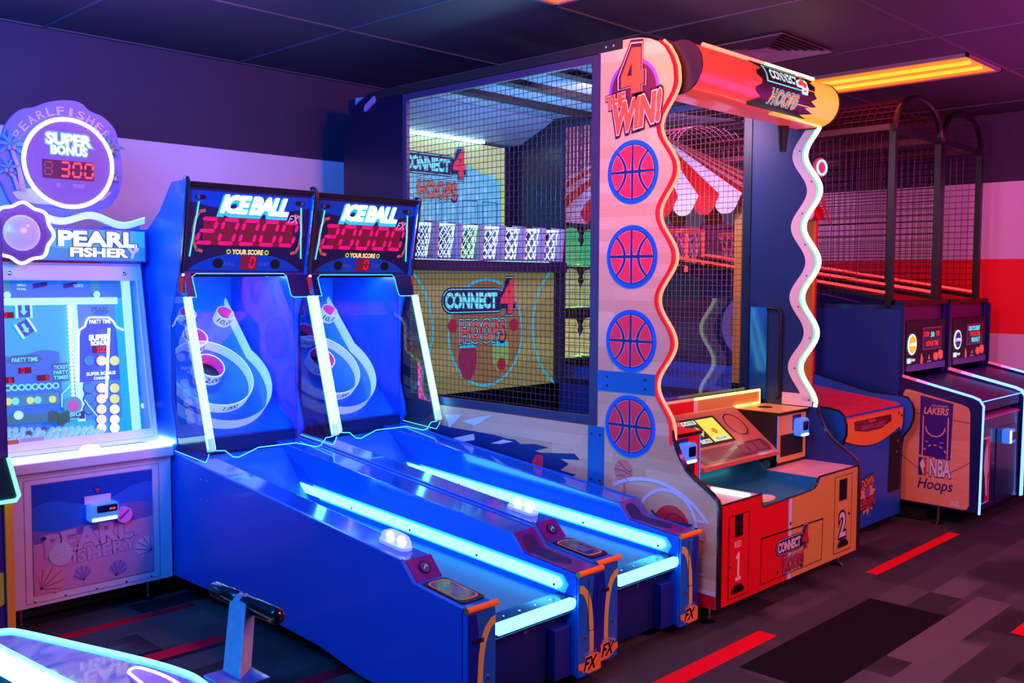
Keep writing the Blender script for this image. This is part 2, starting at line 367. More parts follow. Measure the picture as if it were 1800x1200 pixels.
lightpanel(3.9, .85, 4.5, 2.0, 'unseen orange ceiling light panel added above the aisle for its light and reflection')  # unseen panel, added for its reflection in the alley shield
lightpanel(3.12, 2.23, 3.76, 3.37, 'orange ceiling light panel cut off by the top edge of the photo')
# vent
x0, y0, x1, y1 = 5.05, 2.81, 5.65, 3.38
v = thing('ceiling_vent', 'square dark air vent with nested louvres in the ceiling above the marquee', 'vent', ((x0+x1)/2, (y0+y1)/2, CE))
VM = M('vent_metal', (150, 120, 150), .4)
part('backing', MB().box((x0, y0, CE-.004), (x1, y1, CE-.001)), MATTE, v)
for k in range(8):
    d = .036*k; a, b, c, e = x0+d, y0+d, x1-d, y1-d; z = CE-.006; zz = CE-.022; tpr = .02
    vs = [(a, b, zz), (c, b, zz), (c, e, zz), (a, e, zz), (a+tpr, b+tpr, z), (c-tpr, b+tpr, z), (c-tpr, e-tpr, z), (a+tpr, e-tpr, z)]
    if k == 7: part('louvre', MB().box((a, b, zz), (c, e, z)), VM, v)
    else: part('louvre', MB().add(vs, [(0, 1, 5, 4), (1, 2, 6, 5), (2, 3, 7, 6), (3, 0, 4, 7)]), VM, v)

# ------------------------------------------------------------------ glass
def glass(name, tint=(1, 1, 1), ior=1.45, rough=.01):
    m = bpy.data.materials.new(name); m.use_nodes = True; nt = m.node_tree; N = nt.nodes; L = nt.links; N.remove(N['Principled BSDF'])
    t = N.new('ShaderNodeBsdfTransparent'); t.inputs[0].default_value = tint+(1,); g = N.new('ShaderNodeBsdfGlossy'); g.inputs['Roughness'].default_value = rough
    f = N.new('ShaderNodeFresnel'); f.inputs[0].default_value = ior; x = N.new('ShaderNodeMixShader')
    gm = N.new('ShaderNodeNewGeometry'); iv = N.new('ShaderNodeMath'); iv.operation = 'SUBTRACT'; iv.inputs[0].default_value = 1; L.new(gm.outputs['Backfacing'], iv.inputs[1])
    mu = N.new('ShaderNodeMath'); mu.operation = 'MULTIPLY'; L.new(iv.outputs[0], mu.inputs[0]); L.new(f.outputs[0], mu.inputs[1])
    L.new(mu.outputs[0], x.inputs[0]); L.new(t.outputs[0], x.inputs[1]); L.new(g.outputs[0], x.inputs[2]); L.new(x.outputs[0], N['Material Output'].inputs[0]); return m
GLASS = glass('clear_acrylic', (.93, .96, 1)); SMOKE = glass('smoked_acrylic', (.45, .55, .75), 1.5)
SHINE = glass('shiny_acrylic', (.93, .95, 1), 1.5)

# ================================================================== ALLEY ROLLER MACHINES
def alley(label):
    X0, X1, F = 2.38, 3.16, 2.55; WL = .155
    t = thing('alley_ball_machine', label, 'arcade machine', (X0, F, 0), 'blue alley ball machines side by side')
    # outer side panels with the head outline
    base = [(2.575, 0.02), (2.575, .455), (2.856, .487), (2.925, .560), (4.80, .748)]
    prof = base+[(4.755, .80), (4.765, .87), (4.815, 1.03), (4.803, 1.452), (4.75, 1.60), (4.704, 1.694), (4.616, 2.157), (4.774, 2.155), (4.909, 2.012), (5.046, 1.925), (5.62, 1.86), (5.66, .09), (4.1, .10), (3.49, .07), (3.17, .02)]
    for x0, x1 in ((X0, X0+.022), (X1-.022, X1)): part('side_panel', MB().yz(prof, x0, x1), BLUE, t, bevel=.003)
    # alley rails (thick walls beside the lane)
    top = [(2.56, .02), (2.56, .452), (2.856, .482), (2.925, .556), (4.82, .745), (4.82, .3), (3.2, .05)]
    part('left_rail', MB().yz(top, X0+.022, X0+WL), BLUETOP, t, bevel=.006)
    part('right_rail', MB().yz(top, X1-WL, X1-.022), BLUETOP, t, bevel=.006)
    part('rail_edge', MB().yz([(2.93, .561), (4.80, .749), (4.80, .752), (2.93, .564)], X0, X0+.016), M('edge_trim_blue', (40, 120, 255), .25), t)
    # lane, hump and gutter
    part('lane', MB().yz([(2.58, .335), (4.45, .445), (4.45, .40), (2.58, .29)], X0+WL, X1-WL), M('cork_lane', (40, 120, 175), .7, noise=.3, nscale=220), t)
    hp = [(4.42, .443)]+[(4.42+.36*k/10, .443+.27*sin(pi/2*(k/10)**1.5)) for k in range(1, 11)]+[(4.80, .3), (4.42, .3)]
    part('jump_ramp', MB().yz(hp, X0+WL, X1-WL), BLUE, t, angle=60)
    for x in (X0+WL, X1-WL-.006):
        lp = MB(); lp.prism([(x, 4.36+.0, .45)]+[(x, 4.36+.42*(k/8), .45+.24*sin(pi/2*k/8)**.8) for k in range(1, 9)]+[(x, 4.80, .45)], (.006, 0, 0))
        part('ramp_cheek', lp, M('mid_blue_cheek', (14, 80, 190), .4), t)
    # neon strip along both inner walls
    for x, s in ((X1-WL, -1), (X0+WL, 1)):
        pr = [(2.655, .375), (2.635, .388), (2.63, .402), (2.64, .418), (2.66, .424), (4.565, .541), (4.59, .520), (4.575, .496)]
        part('neon_strip', MB().yz(pr, x, x+s*.012), CYAN, t)
        part('strip_channel', MB().yz([(2.62, .362), (2.60, .40), (2.63, .436), (4.59, .553), (4.61, .52), (4.59, .483)], x, x+s*.004), M('clear_channel', (70, 190, 255), .2, emit=(.03, .4, 1), es=.7), t)
    for k in range(5):
        y = 2.67+.47*k; part('strip_screw', MB().lathe([(.006, 0), (.006, .003)], (X1-WL-.012, y, .383+.0615*(y-2.67)+.006), (-1, 0, 0), n=8), BLACK, t)
    # front lip, light bar and kick board
    part('front_lip', MB().box((X0+WL, 2.575, .345), (X1-WL, 2.66, .356)).box((X0+WL, 2.575, .30), (X1-WL, 2.60, .345)), M('dark_metal_lip', (20, 40, 90), .2, .7), t)
    for k in range(4): part('lip_screw', MB().lathe([(.006, 0), (.004, .003)], (X0+WL+.1+.09*k, 2.615, .356), (0, 0, 1), n=8), CHROME, t)
    P = PL((X0+WL, 2.575, .3), (1, 0, 0), (0, 0, 1))
    part('front_light_bar', P.rrect(MB(), .004, .012, .466, .058, .02, 0, .018), CYAN, t)
    part('kick_board', MB().box((X0+WL, 2.63, .02), (X1-WL, 2.65, .30)), NAVY, t)
    part('kick_box', MB().box((X1-WL-.10, 2.585, .02), (X1-WL, 2.63, .235)), M('navy_box', (16, 40, 150), .4), t, bevel=.004)
    part('lock', MB().lathe([(.011, 0), (.011, .008), (.004, .01)], (X0+WL+.235, 2.63, .255), (0, -1, 0), n=10), CHROME, t)
    # front posts with printed faces
    for side, x0 in (('l', X0), ('r', X1-WL)):
        po = part('front_post', MB().box((x0+.006, F, .012), (x0+WL-.004, F+.03, .440)), M('post_blue', (20, 110, 235), .3), t, bevel=.004)
        Pf = PL((x0+.006, F, 0), (1, 0, 0), (0, 0, 1)); w_ = WL-.01
        f = (lambda a: a) if side == 'l' else (lambda a: w_-a)
        dk = MB(); n = 10
        Pf.poly(dk, [(f(0), .02), (f(0), .43), (f(w_*.30), .43)]+[(f(w_*(.30+.12*sin(pi*k/n))), .43-.33*k/n) for k in range(n+1)]+[(f(w_*.3), .02)], .0008)
        part('dark_print', dk, M('deep_blue_print', (8, 36, 175), .3), po)
        g = MB(); pts_o = []; pts_i = []
        for k in range(n+1):
            a = k/n; pts_o.append((f(w_*(.62-.40*sin(pi/2*min(1, a*2.6))+.03*a)), .415-.33*a)); 
        path = [(w_*.98, .405), (w_*.80, .398), (w_*.60, .372), (w_*.46, .33), (w_*.38, .27), (w_*.34, .20), (w_*.33, .13), (w_*.36, .07)]
        ins = [(w_*.98, .372), (w_*.84, .364), (w_*.74, .345), (w_*.64, .31), (w_*.57, .26), (w_*.53, .20), (w_*.52, .13), (w_*.55, .07)]
        for k in range(len(path)-1):
            Pf.poly(g, [(f(a), b) for a, b in (path[k], path[k+1], ins[k+1], ins[k])], .0016)
        part('yellow_swoosh', g, GOLD, po)
        b_ = MB(); Pf.poly(b_, [(f(0), .02), (f(0), .085), (f(w_*.35), .10), (f(w_*.6), .07), (f(w_), .075), (f(w_), .05), (f(w_*.55), .02)], .0022); part('orange_patch', b_, ORG, po)
        lt = MB(); Pf.text(lt, 'FX', w_*.52, .062, .085, .052, .0034, .035, .35); part('lettering', lt, BLACK, po)
        lt = MB(); Pf.text(lt, 'FX', w_*.52, .062, .085, .052, .0028, .08, .35); part('lettering_outline', lt, M('pale_orange_print', (255, 190, 130), .5), po)
        lt = MB(); Pf.text(lt, 'ICE BALL', w_*.52, .104, .085, .016, .003, .02, .3); part('lettering', lt, M('lilac_print', (180, 150, 230), .5), po)
        part('post_cap', MB().tube([(x0-.004, F-.004, .452), (x0+WL-.002, F-.004, .452)], .0125, 10), ORG, po)
        screws('post_bolt', [(x0+.006+f(w_*.72), F, .175)], .010, po, (0, -1, 0))
        if side == 'l': part('latch', MB().box((x0+.03, F-.004, .318), (x0+.085, F, .334)), DNAVY, po)
        else:
            lw = MB(); Pf.line(lw, [(w_*.42, .42), (w_*.42, .20), (w_*.80, .20), (w_*.80, .36)], .003, .003); part('access_slot', lw, DNAVY, po)
    # purple console sections: step face with speaker knob, instruction card
    PUR = M('purple_overlay', (96, 30, 150), .22, coat=.5)
    st = PL((X0+.024, 2.858, .4835), (1, 0, 0), (0, .069, .074)); w2 = WL-.026
    sf = part('console_step', st.poly(MB(), [(0, 0), (w2, 0), (w2, .101), (0, .101)], .001, .002), PUR, t)
    part('dial', st.disc(MB(), w2*.52, .052, .027, .003, .006), BLACK, sf); part('dial_face', st.disc(MB(), w2*.52, .052, .021, .0092), M('dial_blue', (20, 90, 170), .2, coat=1), sf)
    m_ = MB(); st.line(m_, [(w2*.45, .046), (w2*.58, .06), (w2*.62, .05)], .004, .0098); part('dial_mark', m_, WHT, sf)
    fl = PL((X0+.024, 2.57, .4535), (1, 0, 0), (0, .286, .03))
    cd = part('instruction_card', fl.rrect(MB(), .004, .03, w2-.004, .268, .02, .001, .004), BLACK, t)
    part('card_border', fl.rrect(MB(), .012, .05, w2-.012, .255, .03, .0055), M('salmon_print', (240, 120, 110), .4), cd)
    part('card_face', fl.rrect(MB(), .018, .06, w2-.018, .246, .025, .0062), M('card_navy', (16, 30, 70), .12, coat=1), cd)
    m_ = MB()
    for k in range(7): fl.rect(m_, .03, .10+.013*k, w2-.03-.006*(k % 3), .105+.013*k, .0068)
    part('card_text', m_, M('card_lines', (130, 150, 200), .4), cd)
    # right side: ball pocket
    x0 = X1-WL+.002; w3 = WL-.026
    st = PL((x0, 2.858, .4835), (1, 0, 0), (0, .069, .074)); sf = part('console_step', st.poly(MB(), [(0, 0), (w3, 0), (w3, .101), (0, .101)], .001, .002), PUR, t)
    m_ = MB(); st.poly(m_, [(.02, -.0)]+[(.064+.044*cos(a), .045+.035*sin(a)) for a in [pi-k*pi/10 for k in range(11)]]+[(.108, 0)], .0035); part('ball_opening', m_, M('pocket_blue', (6, 20, 110), .5), sf)
    fl = PL((x0, 2.57, .4535), (1, 0, 0), (0, .286, .03))
    pk = part('console_top', fl.poly(MB(), [(0, .0), (w3, 0), (w3, .288), (0, .288)], .001, .002), PUR, t)
    m_ = MB(); fl.poly(m_, [(.02, .289), (.022, .13), (.06, .075), (.108, .11), (.108, .289)], .0035); part('ball_trough', m_, M('pocket_blue', (6, 20, 110), .5), pk)
    # rail lamp dome
    L0 = PL((X0+.062, 2.99, .568), (1, 0, 0), (0, 1, .1))
    base_ = part('dome_lamp', L0.rrect(MB(), 0, 0, .066, .175, .032, 0, .012), M('dome_base', (150, 170, 230), .2, emit=(.3, .4, 1), es=.7), t)
    m_ = MB()
    out = rr(0.004, .004, .062, .171, .029, 5); c0 = (.033, .0875); rings = [(1, .012), (.97, .03), (.86, .045), (.6, .054), (.25, .057)]
    vs = []; fs = []; q = len(out)
    for sc_, h in rings: vs += [L0.at(c0[0]+(a-c0[0])*sc_, c0[1]+(b-c0[1])*sc_, h) for a, b in out]
    for i in range(len(rings)-1):
        for k in range(q): fs.append((i*q+k, i*q+(k+1) % q, (i+1)*q+(k+1) % q, (i+1)*q+k))
    fs.append(tuple(range((len(rings)-1)*q, len(rings)*q)))
    part('dome', m_.add(vs, fs), M('dome_plastic', (190, 205, 255), .12, emit=(.45, .6, 1), es=.55, alpha=.5), base_, angle=60)
    for k in range(4): part('bulb', MB().ball(L0.at(.022+.022*(k % 2), .035+.035*k, .026), .017, 10), E('dome_bulb', (.75, .82, 1.0), 3.0), base_)
    # head: marquee
    tp, bt = (4.632, 2.145), (4.718, 1.700); a0, a1 = X0+.022, X1-.022; W = a1-a0
    MP = PL((a0, bt[0], bt[1]), (1, 0, 0), (0, tp[0]-bt[0], tp[1]-bt[1])); H = math.hypot(tp[0]-bt[0], tp[1]-bt[1])
    mq = part('marquee', MP.rect(MB(), 0, 0, W, H, -.03, .03), DNAVY, t)
    m_ = MB(); MP.poly(m_, [(0, H-.035), (W, H-.035), (W, H*.80), (W*.80, H*.74), (W*.5, H*.80), (W*.2, H*.74), (0, H*.80)], .0008); part('marquee_print', m_, M('marquee_blue', (4, 74, 160), .25), mq)
    m_ = MB(); MP.poly(m_, [(W*.04, .005)]+[(W*(.04+.92*k/12), .005+.10*sin(pi*k/12)**.7) for k in range(1, 12)]+[(W*.96, .005)], .0008); part('marquee_print', m_, M('marquee_blue', (4, 74, 160), .25), mq)
    part('visor', MB().yz([(4.61, 2.128), (4.605, 2.150), (4.79, 2.150), (4.79, 2.12)], a0, a1), BLACK, t)
    GLOW = E('white_glow', (.75, .95, 1), 5)
    m_ = MB(); MP.text(m_, 'ICE BALL', W*.53, H*.79, W*.54, H*.19, .006, .055, .3, .86); part('logo_lettering', m_, GLOW, mq)
    m_ = MB(); MP.text(m_, 'ICE BALL', W*.53-.007, H*.79-.013, W*.54, H*.19, .004, .12, .3, .86); part('logo_shadow', m_, E('logo_cyan_shadow', (.02, .45, 1), 1.3), mq)
    m_ = MB(); MP.text(m_, 'FX', W*.86, H*.655, W*.10, H*.09, .006, .01, .4); part('logo_lettering', m_, WHT, mq)
    part('score_display', MP.rrect(MB(), W*.135, H*.305, W*.865, H*.635, .012, .001, .003), REDBG, mq)
    m_ = MB(); MP.seg7(m_, '20000', W*.495, H*.47, H*.275, H*.18, .50, .22, .0055); part('score_digits', m_, PINKLED, mq)
    for s in (-1, 1):
        m_ = MB(); A = [(W*.5+s*W*(.375-.01), H*.70), (W*.5+s*W*.405, H*.685), (W*.5+s*W*.43, H*.60), (W*.5+s*W*.44, H*.47), (W*.5+s*W*.43, H*.33), (W*.5+s*W*.405, H*.25), (W*.5+s*W*.365, H*.235)]
        MP.line(m_, A, .017, .004)
        part('bracket_print', m_, M('copper_print', (215, 110, 70), .4), mq)
    m_ = MB(); MP.text(m_, 'YOUR SCORE', W*.5, H*.235, W*.25, H*.055, .004, .03); part('caption', m_, E('gold_lettering', (1, .6, .15), 1.6), mq)
    for s in (-1, 1):
        m_ = MB(); MP.ring(m_, W*(.5+s*.155), H*.235, .008, .013, .004, 16); part('caption_icon', m_, E('icon_yellow_green', (.6, .8, .1), 1.1), mq)
        m_ = MB(); MP.poly(m_, [(W*(.5+s*.415)-.003-s*.0, H*.80), (W*(.5+s*.415)+.003, H*.80), (W*(.5+s*.455)+.003, H*.17), (W*(.5+s*.455)-.003, H*.17)], .004, .004); part('marquee_light', m_, CYANS, mq)
        part('speaker', MP.disc(MB(), W*(.5+s*.235), H*.10, .026, .001, .008), BLACK, mq)
        m_ = MB(); MP.text(m_, 'BALL' if s < 0 else 'TICKET', W*(.5+s*.145), H*.095, W*.09, H*.045, .003, .0, .3); part('small_lettering', m_, M('grey_blue_print', (90, 110, 170), .4), mq)
        m_ = MB(); MP.rrect(m_, W*(.5+s*.405)-.028, H*.825, W*(.5+s*.405)+.028, H*.875, .010, .002, .003); bd = part('badge', m_, BLACK, mq)
        m_ = MB(); MP.ring(m_, W*(.5+s*.405)+s*.012, H*.85, .005, .009, .006, 14); MP.disc(m_, W*(.5+s*.405)+s*.012, H*.85, .002, .006, n=8); part('badge_icon', m_, M('grey_blue_print', (90, 110, 170), .4), bd)
    bc = part('ball_counter', MP.rect(MB(), W*.445, H*.03, W*.575, H*.195, .001, .006), REDBG, mq)
    m_ = MB(); MP.seg7(m_, '0', W*.54, H*.115, H*.115, H*.06, .3, .12, .008); part('counter_digit', m_, REDLED, bc)
    # chrome edge mouldings of the head
    for x in (X0+.011, X1-.011):
        part('chrome_moulding', MB().tube([(x, 4.700, 1.690), (x, 4.612, 2.150), (x, 4.622, 2.164), (x, 4.65, 2.166)], .0115, 8), CHROME, t)
        part('red_bracket', MB().box((x-.012, 4.690, 1.585), (x+.012, 4.72, 1.675)), M('red_plate', (190, 45, 40), .3), t)
    part('marquee_floor', MB().box((a0, 4.72, 1.688), (a1, 5.5, 1.70)), NAVY, t)
    # front shield with edge lit outline
    SP = PL((a0, 4.700, 1.685), (1, 0, 0), (0, .262, .88))
    zig = [(377.5, 791.7), (395, 791.7), (409, 802.5), (420, 803), (454, 786), (520, 778), (556, 785), (564, 782), (573, 769), (586, 766.5)]
    Z = [SP.px(*p) for p in zig]; Z[0] = (.006, Z[0][1]); Z[-1] = (W-.006, Z[-1][1])
    part('front_shield', SP.poly(MB(), Z+[(W, -.0), (0, 0)], 0, .004), SHINE, t)
    part('shield_edge_light', SP.tubepath(MB(), Z, .0026, .002, 5), LINE, t)
    tabs = [SP.px(*p) for p in ((344, 523), (336, 487), (343, 481.5), (497, 481.5), (502, 486), (510, 519), (514, 522.5))]
    tb0, tb1 = tabs[0], tabs[-1]
    m_ = MB(); SP.poly(m_, [(0, 0), (0, tb0[1]), tb0, tabs[1], (tabs[1][0], 0)], .005, .003); SP.poly(m_, [(W, 0), (W, tb1[1]), tb1, tabs[5], tabs[4], (tabs[4][0], 0)], .005, .003)
    SP.poly(m_, [(tabs[1][0], 0), (tabs[1][0], tabs[1][1]), tabs[2], tabs[3], (tabs[4][0], tabs[4][1]), (tabs[4][0], 0)], .005, .003)
    part('shield_mask', m_, M('mask_navy', (8, 22, 80), .2), t)
    part('mask_edge_light', SP.tubepath(MB(), [(.02, tb0[1])]+tabs+[(W-.0, tb1[1])], .0022, .009, 5), LINE, t)
    for x in (X0+.006, X0+.030, X1-.030, X1-.006):
        part('light_post', MB().tube([(x, 4.655, 1.565), (x, 4.585, 1.42) if 0 else (x, 4.600, 1.38), (x, 4.43, .812)], .0105, 8), E('light_post_neon', (.12, .72, 1), 7), t)
    for x in (X0+.018, X1-.018):
        part('post_sleeve', MB().tube([(x, 4.448, .86), (x, 4.43, .80)], .022, 10), M('frosted_sleeve', (190, 225, 255), .3, emit=(.1, .5, 1), es=.8), t)
    # smoked side windows
    for x in (X0+.004, X1-.008):
        sw = [(4.74, 1.60), (4.655, 1.565), (4.43, .80), (4.47, .745), (4.80, .765), (4.765, .87), (4.815, 1.03), (4.803, 1.452)]
        part('side_window', MB().yz(sw, x, x+.004), SMOKE, t)
        part('window_edge_light', MB().tube([(x, 4.43, .79), (x, 4.44, .77), (x, 4.465, .742), (x, 4.79, .762)], .0022, 5), LINE, t)
    # play field
    CX = (X0+X1)/2
    BP = PL((CX, 4.93, .87), (1, 0, 0), (0, 1, 1)); hw = W/2
    part('playfield_board', BP.rect(MB(), -hw, -.10, hw, .84, -.02, .02), M('playfield_blue', (8, 110, 245), .3), t)
    part('field_skirt', MB().box((a0, 4.80, .62), (a1, 4.86, .80)), M('skirt_navy', (6, 26, 110), .3), t)
    part('field_back', MB().box((a0, 5.515, 1.3), (a1, 5.53, 1.69)), M('field_back_blue', (20, 120, 240), .3), t)
    for x in (a0, a1-.006): part('field_wall', MB().yz([(4.80, .78), (4.82, 1.60), (4.72, 1.69), (5.51, 1.69), (5.51, 1.45)], x, x+.006), M('field_wall_blue', (10, 70, 215), .3), t)
    RW_ = M('ring_white_glow', (240, 244, 252), .3, emit=(.45, .68, 1), es=.42); PK = M('cup_pink_glow', (240, 60, 190), .4, emit=(1, .1, .6), es=.30)  # rings and cup linings glow in place of light inside the head
    def hoop(c, s, r, hgt, th, inner, txt=None, nm='score_ring', a0_=0, a1_=2*pi):
        n = 36; vs = []; fs = []; full = abs(a1_-a0_-2*pi) < 1e-6
        A = [a0_+(a1_-a0_)*k/n for k in range(n+1)]
        for rr_, h in ((r, 0), (r, hgt), (r-th, hgt), (r-th, 0)): vs += [BP.at(c+rr_*cos(a), s+rr_*sin(a), h) for a in A]
        for i in range(4):
            j = (i+1) % 4
            for k in range(n): fs.append((i*(n+1)+k, i*(n+1)+k+1, j*(n+1)+k+1, j*(n+1)+k))
        h_ = part(nm, MB().add(vs, fs), RW_, t, angle=50)
        if inner:
            vs = []; 
            for h in (.001, hgt-.002): vs += [BP.at(c+(r-th-.0008)*cos(a), s+(r-th-.0008)*sin(a), h) for a in A]
            part('ring_lining', MB().add(vs, [(k, k+1, n+2+k, n+1+k) for k in range(n)]), PK, h_)
            part('cup_hole', BP.disc(MB(), c, s, r-th-.001, .0015), M('hole_navy', (4, 10, 60), .6), h_)
        if txt:
            v0, f0 = textgeo(txt, .015, .15, 1); bx = bbox(v0); kx = hgt*.60/(bx[3]-bx[1]); out = []
            for x, y in v0:
                a = -pi/2+.12+(x-(bx[0]+bx[2])/2)*kx/r*1.0; h = hgt*.5+(y-(bx[1]+bx[3])/2)*kx
                out.append(BP.at(c+(r+.001)*cos(a), s+(r+.001)*sin(a), h))
            part('ring_number', MB().add(out, f0), M('number_navy', (8, 20, 110), .4), h_)
        return h_
    part('ring_floor', BP.disc(MB(), 0, .285, .343, .0012, 0, 40), M('field_inner', (30, 110, 225), .2), t)
    hoop(0, .30, .245, .065, .006, False, '1,000'); hoop(0, .345, .088, .075, .006, True, '2,000'); hoop(0, .575, .075, .07, .006, True, '4,000'); hoop(.03, .77, .052, .06, .005, True, '5,000')
    for s in (-1, 1): hoop(s*.265, .755, .055, .075, .005, True, '10,000')
    # guard wall teardrop
    vs = []; pa = [(hw*.50, .86)]+[(.345*cos(a), .285+.345*sin(a)) for a in [radians(28-k*236/30) for k in range(31)]]+[(-hw*.50, .86)]
    pa[0] = (.315, .88); pa[-1] = (-.315, .88)
    for h, o_ in ((0, 0), (.075, 0), (.075, .008), (0, .008)): vs += [BP.at(a*(1+o_), b, h) for a, b in pa]
    n = len(pa); fs = []
    for i in range(4):
        j = (i+1) % 4
        for k in range(n-1): fs.append((i*n+k, i*n+k+1, j*n+k+1, j*n+k))
    part('guard_wall', MB().add(vs, fs), RW_, t, angle=50)
    m_ = MB(); BP.ring(m_, 0, .285, .347, .43, -.03, 36, radians(200), radians(340)); part('apron_print', m_, M('apron_blue', (14, 130, 230), .3), t)
    part('field_fill_strip', MB().box((a0+.06, 5.0, 1.676), (a1-.06, 5.04, 1.686)), E('field_fill_glow', (.18, .58, 1), 75), t)  # added glowing strip that lights the playfield from above
    screws('side_screw', [(X0, 4.45+.06*i, .55+.10*j) for i in range(2) for j in range(2)]+[(X0, 4.45+.06*i, .25+.10*j) for i in range(2) for j in range(2)], .005, t, (-1, 0, 0))
    return t
m1 = alley('left blue alley ball machine, beside the white fishing cabinet')
m2 = copytree(m1, (.80, .047, 0)); m2['label'] = 'right blue alley ball machine, against the wooden basketball machine'
# ================================================================== WIRE MESH
def wiremesh(o, ex, ey, w_, h_, nx, ny, r=.0014, crimp=0.):
    """woven wire: nx verticals, ny horizontals in the rectangle o + ex*w + ey*h"""
    mb = MB(); o = Vector(o); ex = Vector(ex); ey = Vector(ey); nn = ex.cross(ey)
    for i in range(nx):
        a = w_*(i+.5)/nx
        if crimp:
            st = 2*ny; path = [o+ex*(a+crimp*(1 if k % 4 in (1, 2) else -1)*(1 if i % 2 else -1))+ey*(h_*k/st) for k in range(st+1)]
            mb.tube(path, r, 3, cap=False)
        else: mb.tube([o+ex*a, o+ex*a+ey*h_], r, 4, cap=False)
    for j in range(ny):
        b = h_*(j+.5)/ny; mb.tube([o+ey*b+nn*r*1.5, o+ey*b+ex*w_+nn*r*1.5], r, 4, cap=False)
    return mb

# ================================================================== FOUR-IN-A-ROW BASKETBALL MACHINE
CX0, CX1, CF = 3.922, 5.43, 2.473
CW = wood('court_wood_print', (248, 196, 156), (226, 164, 126))
c4 = thing('basketball_machine', 'tall wooden-sided basketball machine with red and yellow front and wavy neon edges', 'arcade machine', (CX0, CF, 0))
def wav(z, mid=2.79, amp=.05): return mid-amp*cos(2*pi*(z-1.354)/.422)
edge = [(2.473, .10), (2.473, .585), (2.484, .618), (2.515, .645), (2.56, .675), (2.61, .705), (2.655, .74), (2.69, .79), (2.718, .84), (2.735, .89), (2.741, .93)]
edge += [(wav(.943+.0211*k), .943+.0211*k) for k in range(1, 80)]
arc = [(2.741, 2.63), (2.748, 2.68), (2.768, 2.73), (2.80, 2.775), (2.845, 2.812), (2.90, 2.838), (2.96, 2.852), (3.03, 2.857), (3.215, 2.857)]
edge += arc
front = edge+[(3.215, .9), (4.9, .9), (4.9, .10)]
part('side_panel', MB().yz(front, CX0, CX0+.028), CW, c4, angle=60)
NVI = M('inner_navy_side', (16, 44, 120), .45)
part('side_panel', MB().yz(front, CX1-.02, CX1), NVI, c4, angle=60)
inner_l = part('inner_lining', MB().yz([(y+.004, z) for y, z in edge]+[(3.21, .15)], CX0+.028, CX0+.032), M('dark_red_lining', (110, 6, 20), .4), c4, angle=60)
LP = PL((CX0, 0, 0), (0, -1, 0), (0, 0, 1))
lo = [p for p in edge if p[1] <= .93]
# black trim along the lower front edge, red band at the foot
for x0, x1 in ((CX0-.001, CX0+.030), (CX1-.022, CX1+.001)):
    m_ = MB(); off = []
    for i, (y, z) in enumerate(lo):
        y2, z2 = lo[min(i+1, len(lo)-1)]; y1, z1 = lo[max(i-1, 0)]; L_ = math.hypot(y2-y1, z2-z1); off.append((0, -(z2-z1)/L_*.010, (y2-y1)/L_*.010))
    m_.ribbon([(x0, y, z) for y, z in lo], off, (x1-x0, 0, 0)); part('edge_trim', m_, M('trim_black', (20, 14, 24), .25, coat=.6), c4, angle=60)
q = part('red_disc_print', LP.disc(MB(), *LP.px(1180, 925), .105, .0012, n=36), M('red_disc', (225, 40, 50), .4), c4)
m_ = MB(); LP.ring(m_, *LP.px(1186, 925), .06, .066, .002, 30); part('disc_line', m_, M('disc_dark_red', (150, 20, 40), .4), q)
m_ = MB(); A_ = [LP.px(u, v) for u, v in ((1146, 897), (1158, 910), (1180, 917), (1216, 923))]; LP.line(m_, A_, .012, .0026); part('disc_shelf_print', m_, M('shelf_blue', (20, 70, 130), .4), q)
part('foot_band', LP.poly(MB(), [(-4.9, .10), (-2.475, .10), (-2.475, .165), (-4.9, .165)], .0012), RED, c4)
part('foot_line', LP.poly(MB(), [(-4.9, .165), (-2.475, .165), (-2.475, .185), (-4.9, .185)], .0013), WHT, c4)
# wavy neon
def neonpath(x, z0=.86):
    P = [(x, 2.728, z0)] if z0 < .9 else []
    P += [(x, wav(.943+.0211*k)-.008, .943+.0211*k) for k in range(0, 80)]
    P += [(x, 2.733, 2.635), (x, 2.738, 2.685), (x, 2.758, 2.735), (x, 2.79, 2.785), (x, 2.83, 2.82)]
    return P
part('neon_tube_wavy', MB().tube(neonpath(CX0+.020), .0085, 8), RNEONC, c4, angle=80)
m_ = MB(); NP_ = neonpath(CX0); m_.ribbon([(CX0-.003, y+.020, z) for _, y, z in NP_], [(0, -.016, 0)]*len(NP_), (.036, 0, 0))
part('neon_channel', m_, M('red_neon_channel', (150, 4, 10), .3, emit=(1, .0, .02), es=.55), c4, angle=60)
# right side: white wavy backing plate and warm white neon
wp = [(wav(.943+.0211*k)+.004, .943+.0211*k) for k in range(0, 80)]
m_ = MB(); xx = CX1-.020
m_.ribbon([(xx, y, z) for y, z in wp], [(0, .085, .0)]*len(wp), (-.006, 0, 0)); plate = part('wavy_plate', m_, M('plate_white', (225, 215, 240), .35), c4, angle=60)
part('wavy_plate_foot', MB().box((xx-.006, 2.77, .912), (xx, 2.965, .985)), M('plate_white', ()), c4)
for k in range(10):
    z = .95+.186*k; part('plate_screw', MB().lathe([(.005, 0), (.005, .002)], (xx-.006, wav(z)+.045, z), (-1, 0, 0), n=6), BLACK, plate)
P_ = [(CX1-.029, y+.006, z) for _, y, z in neonpath(0, .95)]
part('neon_tube_wavy', MB().tube([(CX1-.029, 2.745, .915)]+P_, .0125, 8), WNEON, c4, angle=80)
part('neon_edge', MB().ribbon([(CX1-.027, y+.020, z) for _, y, z in neonpath(0, .95)], [(0, .011, 0)]*len(P_), (-.004, 0, 0)), GEDGE, c4, angle=60)
